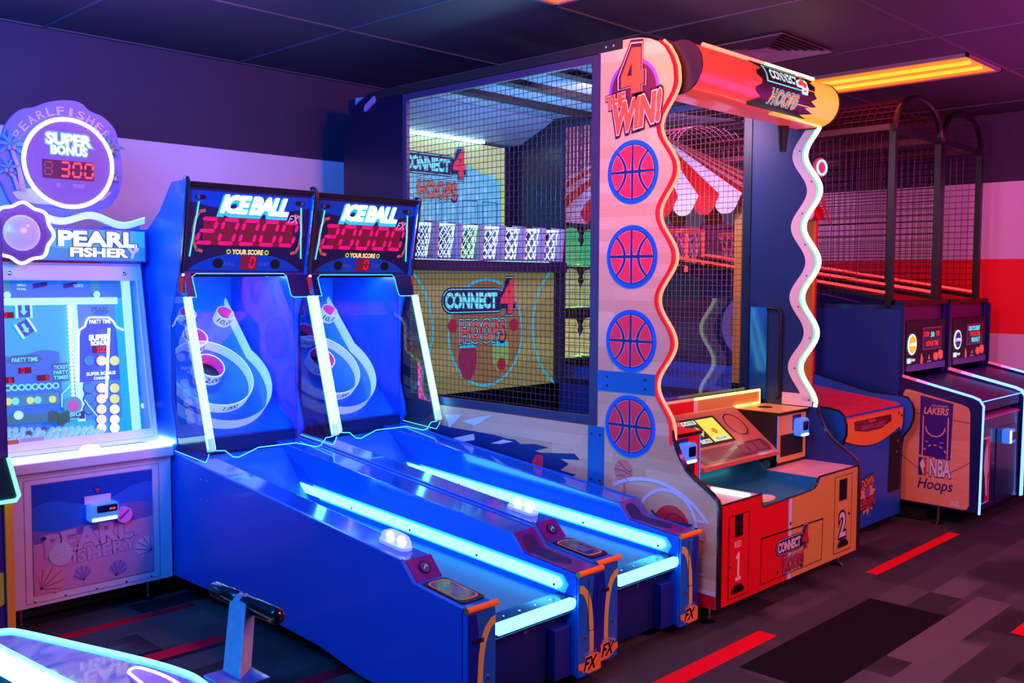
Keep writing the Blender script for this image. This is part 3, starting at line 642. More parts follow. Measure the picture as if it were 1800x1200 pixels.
# printed basketballs
NVP = M('navy_print', (26, 30, 110), .45); BLP = M('ring_blue_print', (10, 96, 235), .4); BRED = M('ball_red_print', (245, 36, 70), .45); BLN = M('ball_outline_print', (255, 150, 160), .45)
for k, zc in enumerate((2.200, 1.779, 1.356, .925)):
    a = -2.993; R_ = .158
    q = part('ball_print', LP.disc(MB(), a, zc, R_, .0015, .002), BLP, c4)
    part('ball_field', LP.disc(MB(), a, zc, R_*.87, .0042), NVP, q)
    m_ = MB(); m2_ = MB(); n = 10; R2 = R_*.835; g = .006
    def lens(m_, h, R2, g):
        # eight panels of a ball: split by vertical, horizontal and two arcs
        for sx in (-1, 1):
            for sy in (-1, 1):
                arcx = lambda y: .042+.40*(y*y)/R_*1.0*2.2
                ys = [g+(R2-g)*i/n for i in range(n+1)]
                # inner panel between the vertical seam and the arc
                pts = [(g, y) for y in ys if y < sqrt(max(0, R2*R2-g*g))]
                outer = []
                for y in ys:
                    x = arcx(y)-g
                    if x*x+y*y < R2*R2: outer.append((x, y))
                    else: break
                xl, yl = outer[-1]; a0 = math.atan2(yl, xl)
                rim = [(R2*cos(a0+(pi/2-.04-a0)*i/5), R2*sin(a0+(pi/2-.04-a0)*i/5)) for i in range(6)]
                LP.poly(m_, [(a+sx*x, zc+sy*y) for x, y in [(g, g)]+outer+rim], h)
                # outer panel
                o2 = []
                for y in ys:
                    x = arcx(y)+g
                    if x*x+y*y < R2*R2: o2.append((x, y))
                    else: break
                xl, yl = o2[-1]; a0 = math.atan2(yl, xl)
                rim = [(R2*cos(a0*(1-i/6)+.04*i/6), R2*sin(a0*(1-i/6)+.04*i/6)) for i in range(7)]
                LP.poly(m_, [(a+sx*x, zc+sy*y) for x, y in o2+rim], h)
    lens(m_, .0048, R2, .008); part('ball_outline', m_, BLN, q, kind='stuff')
    lens(m2_, .0054, R2-.003, .0115); part('ball_panels', m2_, BRED, q, kind='stuff')
# 4 THE WIN
a, zc = -2.995, 2.60
q = part('slogan_disc', LP.disc(MB(), a, zc, .155, .0012), M('violet_ring_print', (120, 70, 200), .45), c4); part('slogan_field', LP.disc(MB(), a, zc, .138, .0018), M('plum_print', (88, 20, 60), .45), q)
PLUM = M('plum_dark_print', (60, 8, 30), .45); OR2 = M('orange_red_print', (240, 84, 44), .45); PKL = M('pale_pink_line', (255, 205, 200), .45)
four = [(-.020, .155), (.036, .150), (.036, .035), (.055, .035), (.055, -.03), (.036, -.028), (.036, -.065), (-.018, -.07), (-.018, -.03), (-.085, -.035), (-.085, .02)]
def grow(p, g):
    cx = sum(x for x, _ in p)/len(p); cy = sum(y for _, y in p)/len(p); return [(cx+(x-cx)*(1+g/.08), cy+(y-cy)*(1+g/.11)) for x, y in p]
fz = 2.655; fa = a+.01
for g, h, mt in ((.030, .0030, PLUM), (.020, .0036, PKL), (.015, .0042, PLUM), (0, .0048, OR2)):
    part('numeral_four', LP.poly(MB(), [(fa+x, fz+y) for x, y in grow(four, g)], h), mt, q)
part('numeral_four', LP.poly(MB(), [(fa-.018, fz+.085), (fa-.018, fz+.018), (fa-.050, fz+.018)], .0054), PLUM, q)
for off, h, mt in ((.15, .0046, PLUM), (.085, .0052, PKL), (.055, .0058, OR2)):
    m_ = MB(); LP.text(m_, 'WIN!', a+.025, 2.488, .285, .135, h, off, .12, 1.0, -.0, curve=lambda t: .16*t); part('slogan_lettering', m_, mt, q)
    m_ = MB(); LP.text(m_, 'THE', a-.105, 2.560, .115, .058, h+.0004, off, .1, .95, .12); part('slogan_lettering', m_, mt, q)
# spinning ball, finger and court lines low on the panel
q = part('court_ball_print', LP.disc(MB(), -3.03, .690, .058, .0012, n=28), M('dusk_orange_print', (235, 120, 100), .45), c4)
m_ = MB(); LP.line(m_, [(-3.088, .695), (-3.04, .692), (-2.975, .675)], .003, .0018); LP.line(m_, [(-3.06, .740), (-3.02, .70), (-2.99, .69), (-2.98, .70)], .003, .0018); LP.line(m_, [(-3.08, .66), (-3.03, .668), (-3.0, .64)], .003, .0018); part('ball_seams', m_, NVP, q)
part('finger_print', LP.poly(MB(), [(-3.035, .58), (-3.03, .625), (-3.02, .628), (-3.01, .58)], .0015), M('dusk_orange_print', ()), c4)
m_ = MB()
LP.ring(m_, -2.76, .46, .165, .182, .0012, 30, 0, pi); LP.line(m_, [(-2.93, .46), (-2.59, .46)], .016, .0013); LP.line(m_, [(-2.587, .47), (-2.587, .10)], .018, .0012)
LP.ring(m_, -2.87, .22, .44, .458, .0014, 30, radians(40), radians(120))
for k in range(4): LP.rect(m_, -2.587, .25+.085*k, -2.545, .262+.085*k, .0014)
part('court_line', m_, M('lilac_white_print', (225, 215, 240), .45), c4, kind='stuff')
# blue brackets and rear graphics of the side
m_ = MB(); LP.rect(m_, -3.205, 1.092, wav(1.14)*-1-.0, 1.196, .0012, .002); br_ = part('side_bracket', m_, M('bracket_blue', (20, 96, 170), .4), c4)
screws('bolt', [(CX0-.003, y, z) for y in (3.14, 2.90) for z in (1.12, 1.165)], .007, br_, (-1, 0, 0), BLACK)
m_ = MB(); LP.rect(m_, -3.265, .575, -3.158, .90, .001, .003); br_ = part('side_bracket', m_, M('bracket_blue', ()), c4)
screws('bolt', [(CX0-.004, y, z) for y in (3.24, 3.185) for z in (.86, .62)], .007, br_, (-1, 0, 0), BLACK)
m_ = MB()
tp_ = [(770, 745), (800, 752), (830, 757), (870, 764), (893, 771), (905, 772), (915, 780), (940, 780), (965, 786), (940, 792), (950, 795), (1010, 797), (1020, 808), (985, 806), (1000, 815), (985, 826), (1013, 834), (990, 845), (960, 835), (900, 826), (860, 815), (760, 780), (735, 770)]
LP.poly(m_, [LP.px(u, v) for u, v in tp_], .0012); part('torn_graphic', m_, M('graphic_navy', (14, 34, 110), .45), c4)
m_ = MB()
for p in ([(783, 728), (812, 728), (790, 752)], [(812, 740), (840, 733), (865, 730), (835, 748)], [(795, 770), (833, 762), (835, 773), (806, 777)], [(863, 779), (885, 772), (902, 776), (880, 780)]): LP.poly(m_, [LP.px(u, v) for u, v in p], .002)
part('torn_shards', m_, M('lilac_white_print', ()), c4, kind='stuff')
m_ = MB(); LP.poly(m_, [LP.px(u, v) for u, v in ((935, 812), (943, 798), (955, 800), (955, 822), (937, 822))], .002); part('number_fragment', m_, BRED, c4)
# mesh window: frame and wires
FRM = M('frame_steel_violet', (66, 58, 96), .35, .3)
FY0, FY1, FZ0, FZ1 = 3.205, 4.79, .905, 2.812
for x, nm in ((CX0-.002, 'near'), (CX1-.026, 'far')):
    fr = MB()
    fr.box((x, FY0, FZ0), (x+.028, FY0+.055, FZ1)).box((x, FY1-.035, FZ0), (x+.028, FY1, FZ1)).box((x+.001, FY0+.0551, FZ1-.04), (x+.027, FY1-.0351, FZ1)).box((x+.001, FY0+.0551, FZ0), (x+.027, FY1-.0351, FZ0+.045))
    f_ = part('cage_frame', fr, FRM if nm == 'near' else DNAVY, c4)
    mm = wiremesh((x+.014, FY0+.05, FZ0+.04), (0, 1, 0), (0, 0, 1), FY1-FY0-.08, FZ1-FZ0-.075, 43, 52, .0019, .0018 if nm == 'near' else 0)
    part('wire_mesh', mm, M('wire_steel', (70, 74, 110), .3, .6) if nm == 'near' else M('wire_far_lit', (120, 104, 100), .35, .6), f_, smooth=False, kind='stuff')  # far wires carry the golden light on them in their colour
    part('top_rail', MB().box((x-.004, FY0-.14 if nm == 'near' else FY0, 2.815), (x+.030, 5.1, 2.862)), MATTE, c4)
screws('bolt', [(CX0-.006, y, 2.838) for y in (3.12, 3.17)], .008, c4, (-1, 0, 0))
rear = [(4.79, .10), (4.79, 2.865), (5.0, 2.868), (5.14, 2.86), (5.25, 2.82), (5.34, 2.765), (5.385, 2.70), (5.41, 2.60), (5.41, .10)]
for x0, x1 in ((CX0-.002, CX0+.02), (CX1-.02, CX1+.002)): part('rear_side_panel', MB().yz(rear, x0, x1), M('rear_black_blue', (8, 14, 44), .3), c4, angle=60)
hp_ = U(652, 183, x=CX0); part('side_handle', LP.poly(MB(), [(-hp_.y+a*.866-b*-.0, hp_.z+b+a*.45) for a, b in rr(-.065, -.022, .065, .022, .02)], .002, .012), M('handle_lilac', (150, 120, 170), .3), c4)
# rear cabinet, display, roof
XI0, XI1 = CX0+.03, CX1-.022
part('rear_wall', MB().box((XI0, 5.32, .3), (XI1, 5.40, 2.86)), DNAVY, c4)
DPn = PL((XI0, 5.27, 0), (1, 0, 0), (0, 0, 1))
dw0, dw1 = 0.0, 5.33-XI0
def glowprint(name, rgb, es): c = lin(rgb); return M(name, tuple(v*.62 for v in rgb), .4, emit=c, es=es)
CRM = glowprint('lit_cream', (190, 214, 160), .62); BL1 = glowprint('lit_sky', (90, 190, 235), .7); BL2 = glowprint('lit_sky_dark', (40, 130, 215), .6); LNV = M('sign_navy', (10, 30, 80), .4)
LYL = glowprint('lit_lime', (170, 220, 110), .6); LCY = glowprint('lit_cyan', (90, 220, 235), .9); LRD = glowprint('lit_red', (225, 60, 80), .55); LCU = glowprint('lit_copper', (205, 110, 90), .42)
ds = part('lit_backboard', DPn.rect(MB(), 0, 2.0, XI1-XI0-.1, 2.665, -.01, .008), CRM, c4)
def logo(P, cx, cy, w_, par, mats, h0=.001, hoops=True, ang=0.):
    """rounded name plate with a tall 4 at its end and a second word beneath"""
    NV, OUT, LET, R4, HP = mats; hh = w_*.20
    T = lambda pts: [(cx+x*cos(ang)-y*sin(ang), cy+x*sin(ang)+y*cos(ang)) for x, y in pts]
    def layer(nm, g, h, mt):
        part(nm, P.poly(MB(), T(rr(-w_*.5-g, -hh/2-g, w_*.33, hh/2+g, hh/2+g-.0001)), h0+h), mt, par)
        f4 = [(.34, .22), (.44, .22), (.44, -.01), (.475, -.01), (.475, -.085), (.44, -.085), (.44, -.145), (.34, -.145), (.34, -.085), (.24, -.085), (.24, -.01)]
        c_ = (.37, .04); gg = g/w_
        part(nm, P.poly(MB(), T([((c_[0]+(x-c_[0])*(1+gg*6.5))*w_, (c_[1]+(y-c_[1])*(1+gg*4.2))*w_) for x, y in f4]), h0+h+.0002), mt, par)
    layer('logo_plate', .030*w_, .0, NV); layer('logo_outline', .015*w_, .0008, OUT); layer('logo_plate', .007*w_, .0016, NV)
    m_ = MB(); P.text(m_, 'CONNECT', cx-.135*w_*cos(ang), cy-.135*w_*sin(ang), w_*.68, hh*.70, h0+.003, .055, 0, 1.0, ang); part('logo_lettering', m_, LET, par)
    m_ = MB(); P.text(m_, '4', cx+.365*w_*cos(ang)-.04*w_*sin(ang), cy+.365*w_*sin(ang)+.04*w_*cos(ang), w_*.17, w_*.31, h0+.0036, .05, .08, 1, ang); part('logo_numeral', m_, R4, par)
    if hoops:
        hx, hy = .02*w_, -w_*.30
        for off, h, mt in ((.16, .001, NV), (.125, .0018, OUT), (.09, .0026, NV), (.045, .0034, HP)):
            m_ = MB(); P.text(m_, 'HOOPS', cx+hx*cos(ang)-hy*sin(ang), cy+hx*sin(ang)+hy*cos(ang), w_*.60, w_*.185, h0+h, off, 0, 1.12, ang); part('second_word', m_, mt, par)
# upper display prints
m_ = MB(); DPn.poly(m_, [(0, 2.0), (XI1-XI0-.1, 2.0), (XI1-XI0-.1, 2.42), (1.16, 2.47), (.98, 2.53), (0, 2.53)], .0002); part('display_border', m_, LYL, ds)
m_ = MB(); DPn.poly(m_, [(0, 2.0), (XI1-XI0-.14, 2.0), (XI1-XI0-.14, 2.41), (1.14, 2.45), (.95, 2.51), (0, 2.51)], .0008); part('display_field', m_, BL1, ds)
m_ = MB()
for i in range(16):
    for j in range(5):
        if (i+j) % 2: DPn.rect(m_, .03+.078*i, 2.06+.085*j, .075+.078*i, 2.115+.085*j, .0012)
part('display_pattern', m_, glowprint('lit_sky_pale', (120, 205, 240), .7), ds, kind='stuff')
m_ = MB()
for k in range(6):
    a = .10+.205*k
    for p in ([(a, 2.03), (a, 2.245)], [(a, 2.245), (a+.15, 2.245)], [(a+.15, 2.245), (a+.15, 2.03)]): DPn.line(m_, p, .012, .0018)
part('display_doorways', m_, BL2, ds, kind='stuff')
a_, b_ = DPn.px(772, 290); logo(DPn, a_-.03, b_-.0, .60, ds, (LNV, LCY, LCY, LRD, LCU), .002)
part('display_light', MB().box((XI0, 5.22, 2.668), (XI0+1.1, 5.262, 2.682)), E('display_led', (.45, .9, 1), 8), c4)
part('display_hood', MB().yz([(5.27, 2.685), (5.20, 2.69), (4.86, 2.835), (4.86, 2.845), (5.32, 2.86), (5.32, 2.685)], XI0, XI1), M('roof_panel', (120, 150, 190), .4), c4)
for k in range(4):
    y = 3.30+.40*k
    part('roof_panel', MB().box((XI0, y+.055, 2.846), (XI1, y+.355, 2.852)), M('roof_panel', ()), c4)
    part('roof_bar', MB().box((XI0, y-.04, 2.815), (XI1, y+.05, 2.85)), MATTE, c4)
# hoops row with nets
part('hoop_shelf', MB().box((XI0, 4.72, 1.725), (XI1, 5.3, 1.79)), DNAVY, c4)
NETM = M('net_cord', (210, 235, 255), .5, emit=(.45, .85, 1), es=1.1); RIB = M('hoop_divider', (150, 140, 190), .4)
hu = U(992, 402, x=XI1-.02)
nets = 7; wid = (XI1-XI0-.03)/nets
for k in range(nets+1):
    x = XI0+.005+wid*k
    part('hoop_divider', MB().yz([(4.76, 1.80), (4.74, 2.035), (4.86, 2.05), (4.95, 1.80)], x, x+.022), RIB, c4)
for k in range(nets):
    xa, xb = XI0+.03+wid*k, XI0+.005+wid*(k+1)-.004; cx = (xa+xb)/2
    m_ = MB(); rim = [(cx+(xb-xa)/2*.96*cos(a), 4.81+.07*sin(a), 2.02) for a in [2*pi*i/16 for i in range(16)]]; m_.tube(rim, .006, 5, closed=True)
    net = part('net', m_, M('net_cord_green', (190, 255, 190), .5, emit=(.35, 1, .5), es=1.0) if k == 2 else NETM, c4)
    m_ = MB(); S_ = 8; lev = [(1, 2.02), (.93, 1.975), (.86, 1.93), (.76, 1.885), (.68, 1.845), (.60, 1.81)]
    def np_(i, l): a = 2*pi*(i+.5*l)/S_; f, z = lev[l]; return (cx+(xb-xa)/2*.95*f*cos(a), 4.81+.07*f*sin(a), z)
    for i in range(S_):
        for l in range(5): m_.tube([np_(i, l), np_(i, l+1)], .0032, 3, cap=False); m_.tube([np_(i+1, l), np_(i, l+1)], .0032, 3, cap=False)
    part('net_cord', m_, net.data.materials[0], net, smooth=False, kind='stuff')
    part('hoop_back', MB().box((xa, 4.93, 1.80), (xb, 4.935, 2.02)), M('hoop_back_blue', (10, 40, 140), .4), c4)
part('hoop_light', MB().box((XI0, 4.90, 1.792), (XI1, 4.915, 1.80)), E('hoop_led', (.4, .85, 1), 1.6), c4)
# lower board
LB = PL((XI0, 4.845, 0), (1, 0, 0), (0, 0, 1)); bwid = XI1-XI0-.005
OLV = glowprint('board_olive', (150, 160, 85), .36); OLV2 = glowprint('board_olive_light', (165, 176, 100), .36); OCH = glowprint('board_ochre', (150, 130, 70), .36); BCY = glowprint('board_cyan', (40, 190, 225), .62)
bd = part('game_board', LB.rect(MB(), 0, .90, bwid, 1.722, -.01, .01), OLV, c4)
m_ = MB(); LB.poly(m_, [(0, 1.0), (bwid, 1.1), (bwid, 1.25), (0, 1.2)], .0006); LB.poly(m_, [(0, 1.42), (bwid*.6, 1.40), (bwid, 1.55), (bwid, 1.66), (0, 1.62)], .0006); part('board_tone', m_, OLV2, bd)
cxb = LB.px(855, 600)[0]; czb = 1.30
part('centre_circle', LB.disc(MB(), cxb, 1.30, .355, .001, n=40, ry=.37), OCH, bd)
m_ = MB(); LB.ring(m_, cxb, 1.30, .345, .362, .0016, 48, ky=1.04)
for s, c in ((1, bwid+.28), (-1, -.25)):
    LB.ring(m_, c, 1.33, .50, .518, .0016, 30, radians(120) if s > 0 else radians(-60), radians(240) if s > 0 else radians(60))
part('board_lines', m_, BCY, bd)
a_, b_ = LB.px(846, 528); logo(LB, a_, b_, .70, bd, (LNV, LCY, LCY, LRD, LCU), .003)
# two plain jersey-like blobs stand where the board shows cartoon players
m_ = MB(); LB.disc(m_, LB.px(822, 630)[0], 1.13, .085, .0022, n=24, ry=.15); part('player_shape', m_, glowprint('board_plum', (150, 40, 90), .4), bd)
m_ = MB(); LB.disc(m_, LB.px(880, 625)[0], 1.15, .085, .0022, n=24, ry=.13); part('player_shape', m_, glowprint('board_green', (130, 200, 90), .4), bd)
m_ = MB()
for u, v in ((822, 606), (879, 603)): a_, b_ = LB.px(u, v); LB.rect(m_, a_-.075, b_-.02, a_+.075, b_+.02, .003)
part('head_band', m_, BCY, bd)
for u, v in ((795, 573), (903, 571), (881, 640)): a_, b_ = LB.px(u, v); part('ball_shape', LB.disc(MB(), a_, b_, .045, .003), glowprint('board_crimson', (165, 30, 50), .5), bd)
part('cage_floor', MB().yz([(3.12, .86), (4.84, .62), (4.84, .58), (3.12, .82)], XI0, XI1), M('cage_floor_navy', (10, 20, 70), .5), c4)
# far inner wall tinted and its black grab rail
gl = [U(1350, 541, x=CX1-.021), U(1375, 545, x=CX1-.021), U(1371, 700, x=CX1-.021)]
m_ = MB(); m_.tube([(CX1-.034, gl[0].y, gl[0].z), (CX1-.034, gl[1].y+.02, gl[1].z+.005), (CX1-.034, gl[1].y, gl[1].z-.015), (CX1-.034, gl[2].y, gl[2].z+.02), (CX1-.034, gl[2].y+.02, gl[2].z)], .009, 8); part('window_gasket', m_, BLACK, c4)
part('inner_window', MB().box((CX1-.030, 3.075, .93), (CX1-.021, 3.19, 1.50)), M('window_blue', (24, 84, 180), .1, coat=1), c4)
part('clear_screen', MB().box((XI0, 3.145, .93), (XI1, 3.149, 1.56)), GLASS, c4)
# header: rounded lit canopy between the sides
HX0, HX1 = 3.985, 5.40
hpf = [(2.90, 2.80), (2.85, 2.812)]+[(2.765+.125*cos(a), 2.688+.124*sin(a)) for a in [radians(75+13.5*k) for k in range(15)]]+[(2.78, 2.562), (2.90, 2.566)]
hd = part('header', MB().yz(hpf, HX0, HX1), M('header_red', (235, 60, 56), .3, coat=.3, emit=(1, .09, .07), es=.38), c4, angle=60)
hy = MB(); n = 0
arcp = [(2.765+.1265*cos(a), 2.688+.1255*sin(a)) for a in [radians(75+13.5*k) for k in range(15)]]
def hpt(x, t, h=0):           # t 0..1 from the top of the drum to its underside
    f = t*14; i = min(13, int(f)); f -= i; y = arcp[i][0]+(arcp[i+1][0]-arcp[i][0])*f; z = arcp[i][1]+(arcp[i+1][1]-arcp[i][1])*f
    nv = Vector((0, y-2.765, z-2.688)).normalized(); return (x, y+nv.y*h, z+nv.z*h)
jag = [.0, .02, -.015, .03, -.02, .01, .035, -.01, .02, -.03, .015, .0, .03, -.02, 0]
def hpatch(x0f, x1f, t0, t1, h, n=14):
    vs = []; 
    for k in range(n+1):
        t = t0+(t1-t0)*k/n; vs += [hpt(x0f(k), t, h), hpt(x1f(k), t, h)]
    return MB().add(vs, [(2*k, 2*k+1, 2*k+3, 2*k+2) for k in range(n)])
part('header_yellow', hpatch(lambda k: 4.80+jag[k]*1.5, lambda k: HX1-.002, 0, 1, .001), M('header_yellow', (248, 196, 54), .3, coat=.3, emit=(1, .72, .08), es=.5), hd, angle=60)
part('header_splash', hpatch(lambda k: 4.58-abs(sin(k*2.3))*.10, lambda k: 5.02+abs(sin(k*1.7))*.13, .16, .90, .002), M('splash_black', (30, 16, 34), .4), hd, angle=60)
HS = .14
def htext(t, cx, tc_, w_, th, h, off, mat, nm, shear=0.):
    v0, _ = textgeo(t, 0, shear, 1); v, f = textgeo(t, off, shear, 1); b_ = bbox(v0); sx = w_/(b_[2]-b_[0]); sy = th/(b_[3]-b_[1])
    part(nm, MB().add([hpt(cx+(x-(b_[0]+b_[2])/2)*sx, max(0, min(.999, tc_+HS-(y-(b_[1]+b_[3])/2)*sy)), h) for x, y in v], f), mat, hd, angle=60)
HLG = E('header_cyan_line', (.2, .85, .9), 1.0); HWH = E('header_letter_white', (.85, .9, 1), 1.0)
m_ = hpatch(lambda k: 4.585, lambda k: 5.03, .30, .54, .003); part('header_plate', m_, HLG, hd, angle=60)
m_ = hpatch(lambda k: 4.595, lambda k: 5.02, .315, .525, .004); part('header_plate', m_, M('splash_black', ()), hd, angle=60)
htext('CONNECT', 4.775, .28, .29, .12, .0052, .04, HWH, 'logo_lettering'); htext('4', 4.965, .28, .085, .23, .006, .13, HWH, 'logo_numeral'); htext('4', 4.965, .28, .085, .23, .0068, .03, M('four_red', (225, 50, 60), .4, emit=(1, .1, .1), es=.4), 'logo_numeral', .0)
htext('HOOPS', 4.79, .56, .28, .17, .004, .09, HLG, 'second_word'); htext('HOOPS', 4.79, .56, .28, .17, .0048, .05, M('splash_black', ()), 'second_word'); htext('HOOPS', 4.79, .56, .28, .17, .0056, .005, M('hoops_orange', (240, 150, 90), .4, emit=(1, .4, .15), es=.6), 'second_word')
for x in (HX0-.004, HX1+.001):
    part('header_cap', MB().yz([(2.90, 2.806), (2.85, 2.818)]+[(2.765+.131*cos(a), 2.688+.130*sin(a)) for a in [radians(75+13.5*k) for k in range(15)]]+[(2.78, 2.556), (2.90, 2.56)], x-.004, x+.006), M('cap_plum', (40, 20, 44), .3), hd, angle=60)
part('header_top_light', MB().tube([(HX0+.16, 2.742, 2.822), (4.72, 2.742, 2.822)], .011, 8), E('header_red_light', (1, .16, .10), 3), c4)
part('header_top_light', MB().tube([(4.73, 2.742, 2.822), (HX1-.12, 2.742, 2.822)], .011, 8), E('header_yellow_light', (1, .85, .35), 3), c4)
part('header_beam', MB().box((CX0+.03, 2.82, 2.60), (CX1-.02, 3.0, 2.80)), MATTE, c4)
sp_ = U(1348, 235, x=5.2); part('camera_bracket', MB().tube([(5.24, 2.90, 2.58), (5.24, 2.90, 2.42)], [.035, .022], 10), BLACK, c4)

# front cabinet of the basketball machine
FP = PL((CX0, CF+.006, 0), (1, 0, 0), (0, 0, 1))
A0, A1 = .030, CX1-CX0-.022; MID = .675
notchL, notchR = .408, 1.02
fr_ = [(A0, .10), (A1, .10), (A1, .592), (notchR, .592), (notchR-.02, .560), (notchR-.05, .540), (notchR-.10, .532), (notchL+.02, .522), (notchL+.008, .530), (notchL, .592), (A0, .592)]
def clipx(poly, x, keep_left):
    out = []
    for i in range(len(poly)):
        p, q = poly[i], poly[(i+1) % len(poly)]; ip = (p[0] <= x) == keep_left; iq = (q[0] <= x) == keep_left
        if ip: out.append(p)
        if ip != iq: t = (x-p[0])/(q[0]-p[0]); out.append((x, p[1]+(q[1]-p[1])*t))
    return out
part('front_panel', FP.poly(MB(), clipx(fr_, MID, True), 0, .006), RED, c4, angle=20)
part('front_panel', FP.poly(MB(), clipx(fr_, MID, False), 0, .006), YEL, c4, angle=20)
part('centre_stripe', FP.poly(MB(), [(MID+.0, .10), (MID+.05, .10), (MID+.05, .528), (MID, .526)], .0066), M('stripe_lilac', (170, 140, 225), .4), c4)
part('centre_line', FP.poly(MB(), [(MID+.01, .10), (MID+.04, .10), (MID+.04, .528), (MID+.01, .526)], .0072), WHT, c4)
TR = M('trim_black', ())
m_ = MB(); topl = [(A0, .594), (notchL, .594), (notchL+.008, .532), (notchL+.02, .524), (notchR-.10, .534), (notchR-.05, .542), (notchR-.02, .562), (notchR, .594), (A1, .594)]
FP.tubepath(m_, topl, .006, .002, 6); part('front_edge_trim', m_, TR, c4)
LN = M('panel_gap', (40, 6, 10), .6)
def doorlines(P, p, nm, par, h=.0075):
    m_ = MB(); P.line(m_, p+[p[0]], .004, h); return part(nm, m_, LN, par)
door = part('door', FP.rect(MB(), .105, .125, .285, .53, .0064, .002), M('red_laminate', ()), c4); doorlines(FP, [(.105, .125), (.285, .125), (.285, .53), (.105, .53)], 'door_gap', door, .009)
part('card_slot', FP.rect(MB(), .155, .422, .225, .535-.005, .009, .002), BLACK, door)
m_ = MB(); FP.text(m_, 'RED', .185, .385, .062, .030, .0092, .01); part('lettering', m_, WHT, door)
m_ = MB(); FP.poly(m_, [(.165, .205), (.215, .205), (.215, .222), (.200, .222), (.200, .345), (.188, .345), (.168, .325), (.168, .312), (.182, .315), (.182, .222), (.165, .222)], .0092); part('numeral', m_, WHT, door)
part('handle', FP.poly(MB(), [(.128, .150), (.232, .150), (.232, .168), (.205, .188), (.160, .188), (.128, .165)], .0085, .012), BLACK, door, bevel=.003)
screws('lock', [FP.at(.118, .285, .008)], .009, door, (0, -1, 0))
B_ = CX1-CX0
door = part('door', FP.rect(MB(), 1.20, .13, 1.41, .565, .0064, .002), M('yellow_laminate', ()), c4); doorlines(FP, [(1.20, .13), (1.41, .13), (1.41, .565), (1.20, .565)], 'door_gap', door, .009)
part('card_slot', FP.rect(MB(), 1.252, .425, 1.345, .545, .009, .002), BLACK, door)
m_ = MB(); FP.text(m_, 'YELLOW', 1.30, .395, .12, .036, .0092, .01); part('lettering', m_, M('pale_orange_print', (255, 190, 130), .5), door)
for off, h, mt in ((.09, .0092, NVP), (.02, .0098, WHT)):
    m_ = MB(); FP.text(m_, '2', 1.30, .285, .075, .135, h, off); part('numeral', m_, mt, door)
part('handle', FP.poly(MB(), [(1.245, .160), (1.355, .160), (1.355, .180), (1.33, .200), (1.275, .200), (1.245, .176)], .0085, .012), BLACK, door, bevel=.003)
screws('lock', [FP.at(1.38, .335, .008)], .009, door, (0, -1, 0), BLACK)
doorlines(FP, [(.408, .132), (1.055, .132), (1.065, .358), (.408, .368)], 'hatch_gap', c4, .0079)
m_ = MB(); FP.line(m_, [(.408, .368), (1.065, .358)], .008, .0082); part('hatch_shadow_gap', m_, BLACK, c4)
screws('bolt', [FP.at(.70, .395, .007), FP.at(.695, .155, .007), FP.at(.575, .165, .007), FP.at(.83, .152, .007)], .010, c4, (0, -1, 0))
DRD = M('logo_dull_red', (190, 40, 60), .45)
logo(FP, .735, .285, .34, c4, (M('navy_print', ()), M('lilac_white_print', ()), WHT, DRD, DRD), .0085)
# inside of the front: deck, trough, consoles
TEAL = M('teal_inner', (30, 120, 160), .4); DKI = M('dark_inner', (18, 20, 40), .35)
XA, XB = CX0+.032, CX1-.022; xL, xR = 4.262, 5.055
part('deck', MB().box((XA, CF+.012, .55), (CX0+notchL, 2.80, .592)), M('deck_white', (225, 215, 225), .35), c4)
part('deck', MB().box((CX0+notchR, CF+.012, .55), (XB, 2.80, .592)), M('deck_pink', (245, 190, 200), .3, coat=.4), c4)
part('trough', MB().yz([(CF+.012, .515), (3.10, .575), (3.10, .50), (CF+.012, .45)], CX0+notchL-.01, CX0+notchR), TEAL, c4)
part('trough_side', MB().yz([(CF+.014, .50), (CF+.014, .590), (2.80, .590), (3.1, .90), (3.1, .50)], CX0+notchR-.012, CX0+notchR-.002), TEAL, c4)
part('trough_side', MB().yz([(CF+.014, .50), (CF+.014, .590), (2.80, .590), (2.80, .50)], CX0+notchL-.004, CX0+notchL+.004), TEAL, c4)
part('trough_back', MB().box((XA, 3.10, .45), (XB, 3.12, .93)), DKI, c4)
part('trough_light', MB().box((xL-.012, 2.50, .596), (xL, 2.72, .604)), E('teal_white_light', (.55, 1, .95), 7), c4)
part('trough_light', MB().box((xL+.1, 3.02, .60), (xR-.1, 3.05, .606)), E('teal_light', (.2, .8, 1), 1.6), c4)
TS = PL((CX0+.50, CF+.05, .5185), (1, 0, 0), (0, 1, .0965)); m_ = MB(); TS.disc(m_, .10, .06, .11, .001, n=28, ry=.05); part('trough_sticker', m_, M('sticker_yellow', (230, 220, 120), .4), c4)
m_ = MB(); TS.disc(m_, .13, .07, .07, .002, n=28, ry=.035); part('trough_sticker', m_, WHT, c4)
